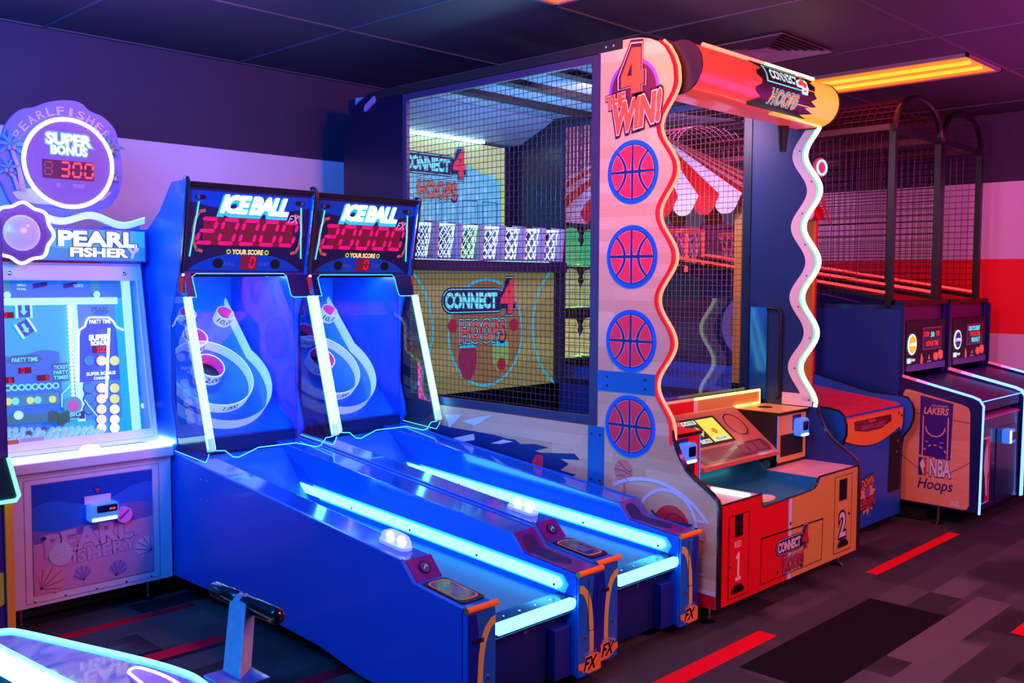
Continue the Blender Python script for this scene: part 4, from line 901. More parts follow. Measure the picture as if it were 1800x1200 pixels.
# left and right reader boxes
for x0, x1, top, mt, lab in ((XA, xL, .892, RED, 'l'), (xR, XB, .906, M('yellow_laminate', ()), 'r')):
    bx = part('reader_box', MB().box((x0, 2.80, .592), (x1, 3.09, top-.016)), DKI, c4)
    part('box_top', MB().box((x0-.004, 2.785, top-.018), (x1+.002, 3.09, top-.003)), BLACK, bx)
    part('box_cover', MB().box((x0, 2.79, top-.003), (x1, 3.088, top)), M('red_laminate', ()) if lab == 'l' else M('cream_gold', (235, 185, 110), .4), bx)
    BPn = PL((x0, 2.80, .592), (1, 0, 0), (0, 0, 1)); w_ = x1-x0; h_ = top-.02-.592
    part('box_face', BPn.rect(MB(), .012, .018, w_-.012, h_, .0, .002), mt, bx)
    part('ticket_window', BPn.rect(MB(), .04 if lab == 'r' else .10, .05, w_-.05, h_*.60, .002, .002), MATTE, bx)
    cx = w_*.66 if lab == 'r' else w_*.50
    part('reader_socket', BPn.rect(MB(), cx-.055, h_*.66, cx+.045, h_*.96, .002, .002), NVP, bx)
    rb = part('card_reader', BPn.rrect(MB(), cx-.052, h_*.54, cx+.052, h_*.90, .02, .004, .05), M('reader_shell', (60, 110, 220), .15, emit=(.04, .20, 1), es=.9), bx, bevel=.008)
    part('reader_screen', BPn.rrect(MB(), cx-.026, h_*.66, cx+.034, h_*.84, .008, .055, .003), M('reader_navy', (10, 10, 60), .15), rb)
    part('reader_light', BPn.rrect(MB(), cx-.045, h_*.545, cx+.045, h_*.60, .012, .052, .006), E('reader_glow', (.35, .65, 1), 3), rb)
    part('edge_light', BPn.rect(MB(), w_-.006 if lab == 'l' else .0, .03, w_-.001 if lab == 'l' else .005, h_, .002, .003), M('edge_blue_light', (60, 90, 220), .3, emit=(.1, .25, 1), es=.8), bx)
part('top_hole', MB().lathe([(.045, 0), (.045, .002)], (5.23, 2.98, .9065), (0, 0, 1), n=20), MATTE, c4)
# middle console with screen
CO = PL((xL+.002, 2.785, .685), (1, 0, 0), (0, .30, .235)); cw_, cl_ = xR-xL-.004, math.hypot(.30, .235)
TAN = M('console_tan', (190, 125, 108), .25, coat=.5)
cn = part('control_console', CO.rrect(MB(), 0, -.0, cw_, cl_, .03, -.03, .03), TAN, c4)
part('console_frame', CO.rrect(MB(), .02, .135, .50, .335, .01, .001, .003), BLACK, cn)
SC = E('screen_black', (.01, .01, .01), 1)
part('screen', CO.rect(MB(), .035, .145, .485, .325, .0045), SC, cn)
m_ = MB(); CO.rect(m_, .035, .145, .16, .325, .005); part('screen_red_card', m_, E('screen_red', (1, .06, .03), 1.0), cn)
m_ = MB(); CO.rect(m_, .30, .150, .475, .320, .005); part('screen_yellow_card', m_, E('screen_yellow', (1, .78, .08), 1.0), cn)
m_ = MB(); CO.poly(m_, [(.185, .235), (.235, .275), (.235, .195)], .005); part('screen_arrow', m_, E('screen_red', (), 1), cn)
m_ = MB(); CO.poly(m_, [(.245, .275), (.245, .195), (.29, .235)], .005); part('screen_arrow', m_, E('screen_lime', (.7, .9, .1), 1), cn)
SW_ = E('screen_white', (.85, 1, .95), .9)
for s, a, b, w_ in (('PLAYER', .22, .305, .13), ('TURN', .23, .165, .10), ('1X', .10, .165, .05), ('YELLOW', .385, .168, .13)):
    m_ = MB(); CO.rect(m_, a-w_/2, b-.014, a+w_/2, b+.014, .0055); part('screen_caption_plate', m_, SW_, cn)
    m_ = MB(); CO.text(m_, s, a, b, w_*.85, .018, .006, .02); part('screen_caption', m_, M('trim_black', ()), cn)
part('ball_icon', CO.disc(MB(), .385, .225, .022, .0055), E('screen_orange', (1, .2, .02), 1), cn)
part('printed_circle', CO.ring(MB(), .635, .245, .078, .086, .001, 32), M('trim_black', ()), cn)
part('rules_panel', CO.rrect(MB(), .03, .018, .76, .115, .04, .001), M('rules_plum', (110, 60, 80), .25, coat=.5), cn)
m_ = MB()
for k in range(6): CO.rect(m_, .07, .035+.012*k, .36+.03*(k % 2), .039+.012*k, .0016)
for k in range(3): CO.rect(m_, .46+.085*k, .04, .53+.085*k, .10, .0016)
part('rules_text', m_, M('rules_tone', (135, 80, 100), .4), cn, kind='stuff')
part('console_lip', MB().tube([(xL+.01, 2.782, .674), (xR-.012, 2.782, .674)], .009, 8), M('tan_lip', (190, 90, 80), .25), cn)
m_ = MB(); m_.lathe([(.032, 0), (.032, .006)], (xR+.004, 2.87, .60), (-1, 0, 0), n=20); part('round_plate', m_, M('teal_plate', (70, 160, 180), .3), c4)
# ledge with neon edge behind the consoles
part('ledge_wall', MB().box((XA, 3.088, .88), (4.635, 3.105, .985)), M('red_laminate', ()), c4)
part('ledge_wall', MB().box((4.635, 3.088, .88), (4.675, 3.105, .985)), WHT, c4)
part('ledge_wall', MB().box((4.675, 3.088, .90), (5.36, 3.105, .985)), M('yellow_laminate', ()), c4)
part('ledge_light', MB().tube([(XA, 3.09, .992), (4.63, 3.09, .992)], .008, 8), E('red_neon', (), 1), c4)
part('ledge_light', MB().tube([(4.64, 3.09, .992), (5.352, 3.09, .992), (5.352, 3.09, .912)], .008, 8), YNEON, c4)
part('ledge_light', MB().tube([(xR+.0, 3.082, .915), (5.345, 3.082, .915)], .006, 8), YNEON, c4)
part('back_ramp', MB().yz([(3.10, .975), (3.14, .935), (3.14, .90), (3.10, .90)], XA, XB), DKI, c4)
for x, y in ((4.0, 2.56), (5.36, 2.56), (4.0, 5.2), (5.36, 5.2), (3.99, 3.5)):
    part('caster', MB().lathe([(.03, 0), (.034, .008), (.012, .02), (.010, .10)], (x, y, 0), (0, 0, 1), n=12), CHROME, c4)
part('base_skid', MB().box((CX0+.05, 2.62, .012), (CX1-.05, 5.3, .10)), MATTE, c4)

# ================================================================== WHITE FISHING CABINET
PB0, PB1, PF = 1.53, 2.358, 4.783
pf = thing('fishing_game_cabinet', 'white fishing game cabinet with a glass front full of pearls and a neon shelf', 'arcade machine', (PB0, PF, 0))
PWH = M('cabinet_white', (222, 208, 235), .35, coat=.2)
part('base_cabinet', MB().box((PB0, PF, .10), (PB1, 5.55, .742)), PWH, pf, bevel=.004)
part('shelf', MB().box((PB0-.012, PF-.03, .742), (PB1+.004, 5.55, .800)), PWH, pf, bevel=.01)
part('shelf_neon', MB().tube([(PB0-.014, 5.3, .815), (PB0-.014, PF-.024, .815), (PB1+.0, PF-.024, .815), (PB1+.0, 5.3, .815)], .0135, 8), E('shelf_neon', (.45, .95, 1), 6), pf)
part('foot', MB().box((PB0+.08, PF+.12, .02), (PB1-.08, 5.5, .10)), MATTE, pf)
for x in (PB0+.1, PB1-.1): part('leveler', MB().lathe([(.022, 0), (.022, .008), (.008, .012), (.008, .1)], (x, PF+.08, 0), (0, 0, 1), n=12), CHROME, pf)
BFn = PL((PB0, PF, 0), (1, 0, 0), (0, 0, 1))
w_ = PB1-PB0
g0 = BFn.px(52, 850); g1 = BFn.px(271, 1004); ap = part('lower_panel', BFn.rect(MB(), .135, .155, .722, .690, .001, .003), M('sand_print', (215, 160, 200), .3, coat=.4), pf)
m_ = MB(); n = 16
def waves(y0, y1, amp, h, mt, nm='sea_print'):
    up = [(.135+.587*k/n, y1+amp*sin(k*.45)) for k in range(n+1)]; m_ = MB(); BFn.poly(m_, [(.135, y0)]+[(.722, y0)]+up[::-1], h); return part(nm, m_, mt, ap)
waves(.43, .685, .0, .0046, M('sea_deep', (20, 70, 190), .3)); 
m_ = MB(); BFn.poly(m_, [(.135, .43), (.722, .43), (.722, .60)]+[(.722-.587*k/n, .60+.03*sin(k*.5+.8)-.04*k/n) for k in range(n+1)], .0052); part('sea_print', m_, M('sea_mid', (40, 100, 220), .3), ap)
m_ = MB(); BFn.poly(m_, [(.135, .40), (.722, .42), (.722, .50)]+[(.722-.587*k/n, .515+.03*sin(k*.4)-.05*k/n) for k in range(n+1)], .0058); part('sea_print', m_, M('sea_violet', (120, 95, 190), .3), ap)
m_ = MB(); BFn.poly(m_, [(.135, .157), (.722, .157), (.722, .44)]+[(.722-.587*k/n, .445-.05*k/n) for k in range(n+1)], .0064); part('sand_print', m_, M('sand_pink', (205, 140, 195), .35), ap)
for off, h, mt in ((.07, .0070, M('sand_shadow', (170, 110, 175), .4)), (.03, .0076, M('sand_letter', (200, 150, 205), .4))):
    m_ = MB(); BFn.text(m_, 'PEARL', .40, .395, .42, .10, h, off, 0, 1, .06); BFn.text(m_, 'FISHERY', .45, .315, .36, .06, h, off, 0, 1, .06); part('sand_lettering', m_, mt, ap)
def shell(P, a, b, r, rot, mt, mt2, par, h=.008):
    s = part('shell_print', P.poly(MB(), [(a+r*sqrt(1)*cos(rot+t)*(1.0+.05*cos(t*14)), b+r*sin(rot+t)*(1.0+.05*cos(t*14))) for t in [radians(-100+200*k/24) for k in range(25)]]+[(a-r*.75*cos(rot), b-r*.75*sin(rot))], h), mt, par)
    m_ = MB(); ax, ay = a-r*.75*cos(rot), b-r*.75*sin(rot)
    for k in range(5):
        t = rot+radians(-80+40*k); P.line(m_, [(ax, ay), (a+r*.95*cos(t), b+r*.95*sin(t))], .004, h+.0006)
    part('shell_ribs', m_, mt2, s)
SH1, SH2 = M('shell_violet', (165, 120, 205), .4), M('shell_line', (120, 80, 150), .4)
shell(BFn, .36, .215, .042, pi*.55, SH1, SH2, ap); shell(BFn, .535, .205, .045, pi*.4, SH1, SH2, ap); shell(BFn, .68, .29, .055, pi*.8, M('shell_pale', (205, 180, 215), .4), SH2, ap)
shell(BFn, .205, .215, .07, pi*.2, M('shell_rose', (225, 140, 170), .4), SH2, ap)
sp_ = part('speaker_grille', BFn.disc(MB(), .258, .335, .055, .009, .002), PWH, ap)
m_ = MB()
for k in range(1, 6):
    for j in range(6*k): BFn.disc(m_, .258+.0098*k*cos(j*2*pi/(6*k)), .335+.0098*k*sin(j*2*pi/(6*k)), .003, .0116, n=5)
part('speaker_hole', m_, M('grille_grey', (120, 90, 140), .5), sp_, kind='stuff')
part('lock', BFn.disc(MB(), .182, .425, .010, .008, .006), CHROME, ap)
m_ = MB(); a_, b_ = .44, .615; BFn.poly(m_, [(a_-.02, b_+.018), (a_+.02, b_+.018), (a_, b_-.016)], .008); tq = part('arrow_mark', m_, NVP, ap)
m_ = MB(); BFn.poly(m_, [(a_-.013, b_+.013), (a_+.013, b_+.013), (a_, b_-.010)], .0088); part('arrow_fill', m_, M('arrow_red', (200, 70, 90), .4), tq)
part('reader_plate', BFn.rect(MB(), .375, .555, .505, .595, .008, .004), PWH, ap)
rb = part('card_reader', BFn.rrect(MB(), .380, .47, .525, .562, .02, .010, .05), M('reader_shell', ()), ap, bevel=.008)
part('reader_screen', BFn.rrect(MB(), .415, .515, .515, .550, .006, .061, .003), M('reader_navy', ()), rb); part('reader_light', BFn.rrect(MB(), .39, .475, .515, .492, .008, .058, .006), E('reader_glow', (), 1), rb)
m_ = MB(); BFn.rect(m_, .475, .525, .505, .535, .065); part('reader_badge', m_, E('screen_red', (), 1), rb)
cp = part('ticket_cup', BFn.disc(MB(), .565, .478, .040, .010, .02), M('cup_violet', (215, 110, 225), .3, emit=(.6, .1, .7), es=.15), ap); part('cup_slot', BFn.poly(MB(), [(.535, .465), (.585, .505), (.590, .495), (.545, .458)], .0305), M('slot_plum', (140, 60, 160), .4), cp)
screws('panel_screw', [BFn.at(x, .128, 0) for x in (.14, .28, .43, .58, .71)], .006, pf, (0, -1, 0))
doorlines(BFn, [(.10, .12), (.76, .12), (.76, .71), (.10, .71)], 'panel_gap', pf, .001).data.materials[0] = M('lilac_gap', (150, 130, 190), .5)
dm = part('light_dome', MB().lathe([(.055, 0), (.052, .02), (.035, .038), (0, .045)], (1.955, PF+.03, .800), (0, 0, 1), n=20), E('dome_white', (.75, .9, 1), 1.6), pf)
# upper cabinet, leaning back
y0_, y1_, z0_, z1_ = 4.875, 5.045, .815, 1.735
UB = PL((PB0+.01, y0_, z0_), (1, 0, 0), (0, y1_-y0_, z1_-z0_)); UL = math.hypot(y1_-y0_, z1_-z0_); UW = PB1-.03-PB0-.01
for x in (PB0+.01, PB1-.036): part('upper_side', MB().yz([(y0_, z0_), (y1_, z1_), (5.05, 1.95), (5.5, 1.95), (5.5, .80)], x, x+.016), M('side_blue_white', (120, 150, 220), .3), pf)
frm = [(0, 0), (UW, 0), (UW, UL), (0, UL)]; G = [UB.px(*p) for p in ((14.6, 779.6), (264, 747.5), (239, 493.7), (-6, 493.2))]; G[0] = (.045, G[0][1]); G[3] = (.045, G[2][1]); G[1] = (G[1][0], G[0][1]); G[2] = (G[1][0], G[2][1])
gx0, gx1, gz0, gz1 = .045, G[1][0], G[0][1], G[2][1]
m_ = MB()
for a in ((0, 0, UW, gz0), (0, gz1, UW, UL), (0, gz0, gx0, gz1), (gx1, gz0, UW, gz1)): UB.rect(m_, a[0], a[1], a[2], a[3], 0, .014)
part('door_frame', m_, PWH, pf)
m_ = MB(); UB.line(m_, [(.022, .02), (UW-.02, .02), (UW-.02, UL-.012), (.022, UL-.012), (.022, .02)], .0022, .0146); part('door_line', m_, M('lilac_gap', ()), pf)
part('door_glass', UB.rect(MB(), gx0, gz0, gx1, gz1, .004), GLASS, pf)
screws('door_bolt', [UB.at(*UB.px(15, 481), .014), UB.at(*UB.px(216, 482), .014)], .010, pf, (0, -1, .2))
a_, b_ = UB.px(45, 774); part('warning_label', UB.rect(MB(), a_-.09, b_-.012, a_-.035, b_+.008, .0146), M('label_red', (200, 80, 90), .4), pf); m_ = MB(); UB.rect(m_, a_-.03, b_-.008, a_+.08, b_+.010, .0146); part('warning_text', m_, M('label_lilac', (170, 150, 215), .4), pf)
# playfield behind glass
FBd = PL((PB0+.03, 5.02, .83), (1, 0, 0), (0, .12, .9)); fw_ = UW-.028
SEA = glowprint('sea_lit', (0, 165, 255), .95); SEA2 = glowprint('sea_lit_deep', (0, 110, 250), .9); SEA3 = glowprint('sea_lit_pale', (90, 225, 255), 1.0); PALE = glowprint('lit_pale', (180, 235, 255), 1.0)  # these prints glow in place of light inside the cabinet
fb = part('play_board', FBd.rect(MB(), 0, 0, fw_, .86, -.004, .004), SEA, pf)
m_ = MB(); FBd.poly(m_, [(0, .08), (.36, .08), (.36, .46)]+[(.36-.36*k/8, .46+.015*sin(k)) for k in range(9)], .001); part('board_sea', m_, SEA2, fb)
part('top_strip', FBd.rect(MB(), 0, .70, fw_-.09, .735, .001, .02), PALE, fb)
m_ = MB(); FBd.rect(m_, 0, .735, fw_, .86, .001); part('top_print', m_, SEA2, fb)
for u, tl in ((95, -.1), (150, .1)):
    a_, b_ = FBd.px(u-25 if u == 95 else u-27, 503); m_ = MB(); FBd.poly(m_, [(a_-.035, b_-.012), (a_+.035, b_+.0), (a_+.035, b_+.022), (a_-.035, b_+.012)], .003); part('dark_slot', m_, M('slot_navy', (10, 40, 150), .4), fb)
for u in (9, 166):
    a_, b_ = FBd.px(u, 502); m_ = MB(); FBd.rect(m_, a_-.022, b_-.03, a_+.022, b_+.035, .003); q = part('dispenser', m_, glowprint('teal_lit', (30, 170, 215), .5), fb); part('pearl_bulb', MB().ball(FBd.at(a_, b_-.048, .02), .018, 10), PALE, q)
for s, u, v, w1, h1 in (('SMALL', 38, 501, .045, .012), ('PEARL', 38, 508, .045, .012), ('TICKETS', 137, 502, .05, .014)):
    a_, b_ = FBd.px(u, v); m_ = MB(); FBd.text(m_, s, a_, b_, w1, h1, .003, .01); part('lettering', m_, PALE, fb)
# bright column lights and the bonus panel
NEW_ = E('pearl_white_led', (.75, .93, 1), 5)
c0, d0_ = FBd.px(118, 540); c1, d1 = FBd.px(126, 695); m_ = MB()
for k in range(24): m_.ball(FBd.at(c0+(c1-c0)*k/23, d0_+(d1-d0_)*k/23, .02), .009, 6)
part('light_column', m_, NEW_, fb, kind='stuff')
m_ = MB(); FBd.rect(m_, c0+.01, .10, c0+.05, .70, .002); part('divider', m_, PALE, fb)
bp0 = FBd.px(135, 540); bp1 = FBd.px(218, 760)
bn = part('bonus_panel', FBd.rect(MB(), bp0[0], .10, bp1[0], .70, .002), glowprint('bonus_blue', (60, 150, 240), .6), fb)
P1 = [FBd.px(u, v) for u, v in ((137, 672), (137, 590), (139, 580), (148, 574), (152, 562), (156, 558), (190, 558), (198, 565), (204, 575), (216, 580))]
part('panel_light', FBd.tubepath(MB(), P1, .004, .008, 6), NEW_, bn)
m_ = MB(); FBd.poly(m_, P1[:8]+[(bp1[0], P1[8][1]), (bp1[0], P1[0][1]), P1[0]], .0035); part('bonus_field', m_, glowprint('bonus_deep', (14, 100, 230), .55), bn)
def lit(s, u, v, w1, h1, mt, P=FBd, par=None, h=.006, off=.03, rot=0): 
    a_, b_ = P.px(u, v); m_ = MB(); P.text(m_, s, a_, b_, w1, h1, h, off, 0, 1, rot); return part('lettering', m_, mt, par or fb)
GW = E('letter_glow', (.8, .95, 1), 1.6); TL = glowprint('teal_letter', (40, 120, 190), .4)
lit('PEARL', 176, 544, .09, .028, TL, par=bn); lit('FISHERY', 176, 551, .07, .014, TL, par=bn)
lit('PARTY TIME', 175, 565, .11, .020, GW, par=bn); lit('SUPER', 173, 593, .10, .028, GW, par=bn, off=.06); lit('BONUS', 173, 603, .08, .020, GW, par=bn, off=.06)
a_, b_ = FBd.px(177, 614); q = part('bonus_display', FBd.rect(MB(), a_-.045, b_-.018, a_+.045, b_+.018, .006, .003), REDBG, bn); m_ = MB(); FBd.seg7(m_, '300', a_, b_, .024, .013, .5, 0, .010); part('bonus_digits', m_, REDLED, q)
lit('SUPER BONUS', 177, 656, .15, .016, GW, par=bn); lit('CHANCE', 178, 664, .08, .014, GW, par=bn)
YB = glowprint('bulb_yellow', (215, 225, 140), .9); PKB = E('bulb_pink', (1, .75, .95), 1.2); BLB = glowprint('bulb_blue', (20, 150, 220), .6); WBB = E('bulb_white', (.95, .97, 1), 1.3)
for col, u0, mts in ((0, 155, (BLB, BLB, BLB, BLB)), (1, 177, (PKB, PKB, PKB, PKB, PKB, PKB)), (2, 200, (YB, YB, YB, WBB, WBB, WBB))):
    vs_ = (634, 682, 701, 719, 737, 752)
    for v_, mt in zip(vs_, mts):
        a_, b_ = FBd.px(u0+(v_-634)*.0, v_); q = part('bulb_ring', FBd.disc(MB(), a_, b_, .030, .004, .004, 18), M('bulb_rim', (60, 90, 200), .3), bn); part('bulb', FBd.disc(MB(), a_, b_, .025, .0082, .006, 18), mt, q)
c0, d0_ = FBd.px(186, 598-20); c1, d1 = FBd.px(181, 700); part('light_tube', MB().tube([FBd.at(c0, d0_, .04), FBd.at(c1, d1, .04)], .007, 8), NEW_, bn)
# left field details
for u, v, ro in ((40, 545, 0), (43, 577, .5)):
    a_, b_ = FBd.px(u, v); q = part('gate_sign', FBd.poly(MB(), [(a_+x*cos(ro)-y*sin(ro), b_+x*sin(ro)+y*cos(ro)) for x, y in ((-.03, -.035), (.03, -.035), (.03, .035), (-.03, .035))], .004, .006), glowprint('gate_blue', (20, 90, 215), .5), fb)
    m_ = MB(); FBd.poly(m_, [(a_+x*cos(ro)-y*sin(ro), b_+x*sin(ro)+y*cos(ro)) for x, y in ((-.008, .025), (.008, .025), (.008, -.005), (.018, -.005), (0, -.028), (-.018, -.005), (-.008, -.005))], .0105); part('arrow', m_, SEA3, q)
    for s in (-1, 1):
        m_ = MB(); FBd.poly(m_, [(a_+x*cos(ro)-y*sin(ro), b_+x*sin(ro)+y*cos(ro)) for x, y in ((s*.030, -.04), (s*.037, -.04), (s*.037, .04), (s*.030, .04))], .004, .02); part('gate_fin', m_, PALE, q)
for u, v, t_, uu in ((12, 554, '0', 8), (43, 651, '0', 39), (13, 668, '6', 17), (75, 664, '6', 82)):
    a_, b_ = FBd.px(u, v); q = part('counter', FBd.rect(MB(), a_-.030, b_-.015, a_+.030, b_+.015, .004, .004), REDBG, fb); a2, b2 = FBd.px(uu, v); m_ = MB(); FBd.seg7(m_, t_, a2, b2, .02, .011, .5, 0, .009); part('digit', m_, REDLED, q)
q = part('ribbon_sign', FBd.poly(MB(), [FBd.px(u, v) for u, v in ((10, 636), (20, 625), (64, 623), (76, 630), (66, 638), (22, 640))], .003), TL, fb); lit('PARTY TIME', 43, 632, .12, .020, SEA3, par=q)
q = part('ticket_sign', FBd.rect(MB(), *FBd.px(92, 671), *FBd.px(119, 637), .003), TL, fb)
for s, v in (('TICKET', 645), ('PARTY', 654), ('TIME!', 663)): lit(s, 106, v, .07, .018, SEA3, par=q)
for k in range(8):
    a_, b_ = FBd.px(13+12*k, 682-.6*k); q = part('round_button', FBd.disc(MB(), a_, b_, .017, .004, .004, 14), SEA3, fb); part('button_icon', FBd.disc(MB(), a_, b_, .009, .0085, n=10), TL, q)
q = part('prize_row', FBd.rect(MB(), *FBd.px(8, 716), *FBd.px(100, 690), .004, .02), glowprint('row_teal', (50, 170, 200), .5), fb)
for k in range(7):
    a_, b_ = FBd.px(11+13*k, 706-.7*k); part('prize_badge', FBd.disc(MB(), a_, b_, .018, .025, .002, 14), (YB, SEA3, BLB)[k % 3], q)
q = part('coral_row', FBd.rect(MB(), *FBd.px(10, 748), *FBd.px(110, 722), .004, .03), glowprint('coral_teal', (20, 150, 190), .45), fb)
a_, b_ = FBd.px(28, 730); part('coral_pearl', FBd.disc(MB(), a_, b_, .022, .035, .004, 14), PALE, q)
for k in range(9):
    a_, b_ = FBd.px(82+4*k, 735-3*sin(k)); part('seaweed', FBd.poly(MB(), [(a_-.008, b_-.03), (a_+.008, b_-.03), (a_+.012, b_+.02), (a_-.002, b_+.035)], .036, .003), glowprint('weed_green', (20, 120, 130), .4), q)
a_, b_ = FBd.px(124, 712); q = part('shell_badge', FBd.disc(MB(), a_, b_, .044, .03, .004, 20), glowprint('badge_teal', (90, 180, 215), .5), fb); part('badge_pearl', FBd.disc(MB(), a_, b_-.004, .026, .035, .004, 18), glowprint('badge_pink', (225, 90, 210), .6), q)
q = part('big_sign', FBd.rect(MB(), *FBd.px(108, 739), *FBd.px(144, 722), .03, .003), glowprint('sign_navy_lit', (14, 60, 140), .5), fb); lit('BIG', 127, 728, .055, .022, SEA3, par=q, h=.035); lit('PEARL', 128, 736, .05, .010, SEA3, par=q, h=.035)
for p in (((122, 676), (105, 693), (105, 716)), ((144, 703), (170, 735))): part('rail', FBd.tubepath(MB(), [FBd.px(*q_) for q_ in p], .003, .03, 5), PALE, fb)
random.seed(3); k_ = 0
trayz = FBd.px(60, 768)
part('pearl_tray', MB().box((PB0+.04, 4.905, .826), (PB0+.04+.62, 5.02, .842)), PALE, fb)
PEARL = M('pearl_white', (205, 235, 250), .35, emit=(.25, .6, .9), es=.35); PBR = M('pearl_bronze', (150, 120, 130), .3)
base_me = MB().ball((0, 0, 0), .0155, 8); pm = None
for r_ in range(4):
    for i in range(15):
        x = PB0+.065+.033*i+(.016 if r_ % 2 else 0)+random.uniform(-.004, .004); y = 4.925+.024*r_+random.uniform(-.003, .003); z = .865+.020*r_+random.uniform(0, .006)-.0018*i*r_*.5-.0009*i*0
        if x > PB0+.54: continue
        br = (r_, i) in ((2, 4), (3, 6), (4, 5), (4, 2))
        if pm is None:
            o = part('pearl_bead', base_me, PEARL, pf); pm = o
        else: o = pm.copy(); COL.objects.link(o)
        o.location = (x, y, z)
        if br: o.data = o.data.copy(); o.data.materials[0] = PBR
part('right_channel', FBd.rect(MB(), FBd.px(220, 600)[0], 0, FBd.px(233, 600)[0], .86, .001, .02), PALE, fb)
part('chute', FBd.rrect(MB(), FBd.px(236, 600)[0], .20, max(FBd.px(236, 600)[0]+.03, fw_-.004), .84, .012, .001, .004), SEA2, fb); a_, b_ = FBd.px(240, 714); part('chute_ball', MB().ball(FBd.at(FBd.px(236, 600)[0]+.018, b_, .02), .018, 10), YB, fb)
# sign board, wave, pearl medallion
MK = PL((PB0+.01, 5.03, 1.75), (1, 0, 0), (0, .0, 1)); mw = UW+.01
sg = part('sign_board', MK.rect(MB(), .13, -.005, mw, .165, .0, .05), M('sign_case', (10, 60, 170), .3), pf); part('sign_face', MK.rect(MB(), .14, .0, mw-.008, .155, .052), E('sign_sky', (.02, .42, 1), .95), sg)
m_ = MB(); MK.poly(m_, [(.14, .0), (mw-.008, 0), (mw-.008, .075)]+[(mw-.008-(mw-.148)*k/10, .07+.015*sin(k*.8)) for k in range(11)], .0525); part('sign_wave', m_, E('sign_blue', (.01, .25, .9), .9), sg)
LW = E('sign_letter', (.95, .99, 1), 1.5)
pu0, pv0 = MK.px(97, 420); pu1, _ = MK.px(230, 420); fu0, fv0 = MK.px(117, 438); fu1, _ = MK.px(214, 438)
for off, h, mt in ((.10, .054, E('sign_shadow', (.0, .12, .55), .7)), (.045, .0555, LW)):
    m_ = MB(); MK.text(m_, 'PEARL', (pu0+pu1)/2, .108, pu1-pu0, .070, h, off); MK.text(m_, 'FISHER', (fu0+fu1)/2, .040, fu1-fu0, .042, h, off); part('sign_lettering', m_, mt, sg)
m_ = MB(); MK.line(m_, [(fu1+.012, .068), (fu1+.034, .040), (fu1+.030, .018)], .014, .057); MK.line(m_, [(fu1+.060, .066), (fu1+.036, .040)], .014, .057); MK.line(m_, [(fu1+.045, .085), (fu1+.045, .060), (fu1+.060, .055)], .012, .057); part('coral_letter', m_, M('coral_lilac', (200, 180, 235), .4, emit=(.6, .5, .9), es=.5), sg)
m_ = MB()
for a_, b_, r_ in ((.63, .130, .010), (.645, .118, .006), (.655, .132, .005), (.185, .035, .006), (.20, .045, .009)): MK.ring(m_, a_, b_, r_*.75, r_, .056, 14)
part('bubble_print', m_, SEA3, sg)
wv = [(.14+(mw-.14)*k/24, .215+.020*sin(k*.55+.2)+.016*(1-k/24)) for k in range(25)]
part('wave_light', MK.poly(MB(), [(a, b-.032) for a, b in wv[::-1]]+wv, .01, .03), M('wave_acrylic', (150, 200, 255), .2, emit=(.35, .65, 1), es=.75), pf, angle=60)
part('wave_edge', MK.tubepath(MB(), wv, .0035, .04, 5), E('wave_edge_glow', (.4, .85, 1), 1.6), pf)
ma, mb_ = MK.px(28, 410)
sc8 = [(ma+.138*(1+.055*cos(8*t+.4))*cos(t), mb_+.138*(1+.055*cos(8*t+.4))*sin(t)) for t in [2*pi*k/70 for k in range(70)]]
md_ = part('medallion', MK.poly(MB(), sc8, .05, .03), M('medallion_navy', (10, 40, 130), .3), pf, angle=60); part('medallion_neon', MK.tubepath(MB(), sc8, .008, .085, 6, True), E('medallion_neon', (.55, .95, 1), 5), md_)
part('pearl', MB().ball(MK.at(ma+.0, mb_+.0, .075), .088, 20, (1, .35, 1)), M('pearl_violet', (205, 160, 240), .15, emit=(.45, .25, .8), es=.45), md_, angle=80)
m_ = MB(); MK.ring(m_, ma, mb_-.01, .095, .115, .082, 40); part('pearl_shadow_ring', m_, M('ring_dark_blue', (8, 30, 110), .3), md_)
# round bonus topper with palm scenery
TY = 5.10; TP = PL((1.985, TY, 2.24), (1, 0, 0), (0, 0, 1))
tcx, tcz = TP.px(117, 288)
cl = [TP.px(u, v) for u, v in ((5, 330), (-8, 290), (2, 245), (12, 215), (35, 193), (60, 188), (82, 180), (112, 176), (140, 180), (158, 195), (180, 205), (200, 225), (208, 250), (214, 290), (214, 325), (205, 345), (190, 365), (150, 380), (117, 384), (80, 382), (45, 374), (20, 358))]
cl = CR(cl+[cl[0]], 4)[:-1]
tpp = part('topper', TP.poly(MB(), cl, -.02, .02), M('topper_lilac', (110, 100, 205), .4), pf)
m_ = MB(); TP.poly(m_, [TP.px(u, v) for u, v in ((0, 318), (12, 330), (35, 338), (60, 345), (120, 352), (180, 340), (208, 322), (206, 345), (190, 365), (150, 380), (117, 384), (80, 382), (45, 374), (20, 358))], .001, .004); part('water_print', m_, M('water_blue', (30, 90, 215), .35), tpp)
m_ = MB(); TP.poly(m_, [TP.px(u, v) for u, v in ((20, 338), (40, 332), (60, 330), (170, 335), (195, 338), (180, 352), (120, 362), (60, 358), (30, 350))], .0056, .003); part('beach_print', m_, M('beach_pale', (205, 170, 220), .4), tpp)
TRK, LEAF = M('palm_trunk', (205, 130, 130), .5), M('palm_leaf', (50, 130, 130), .45)
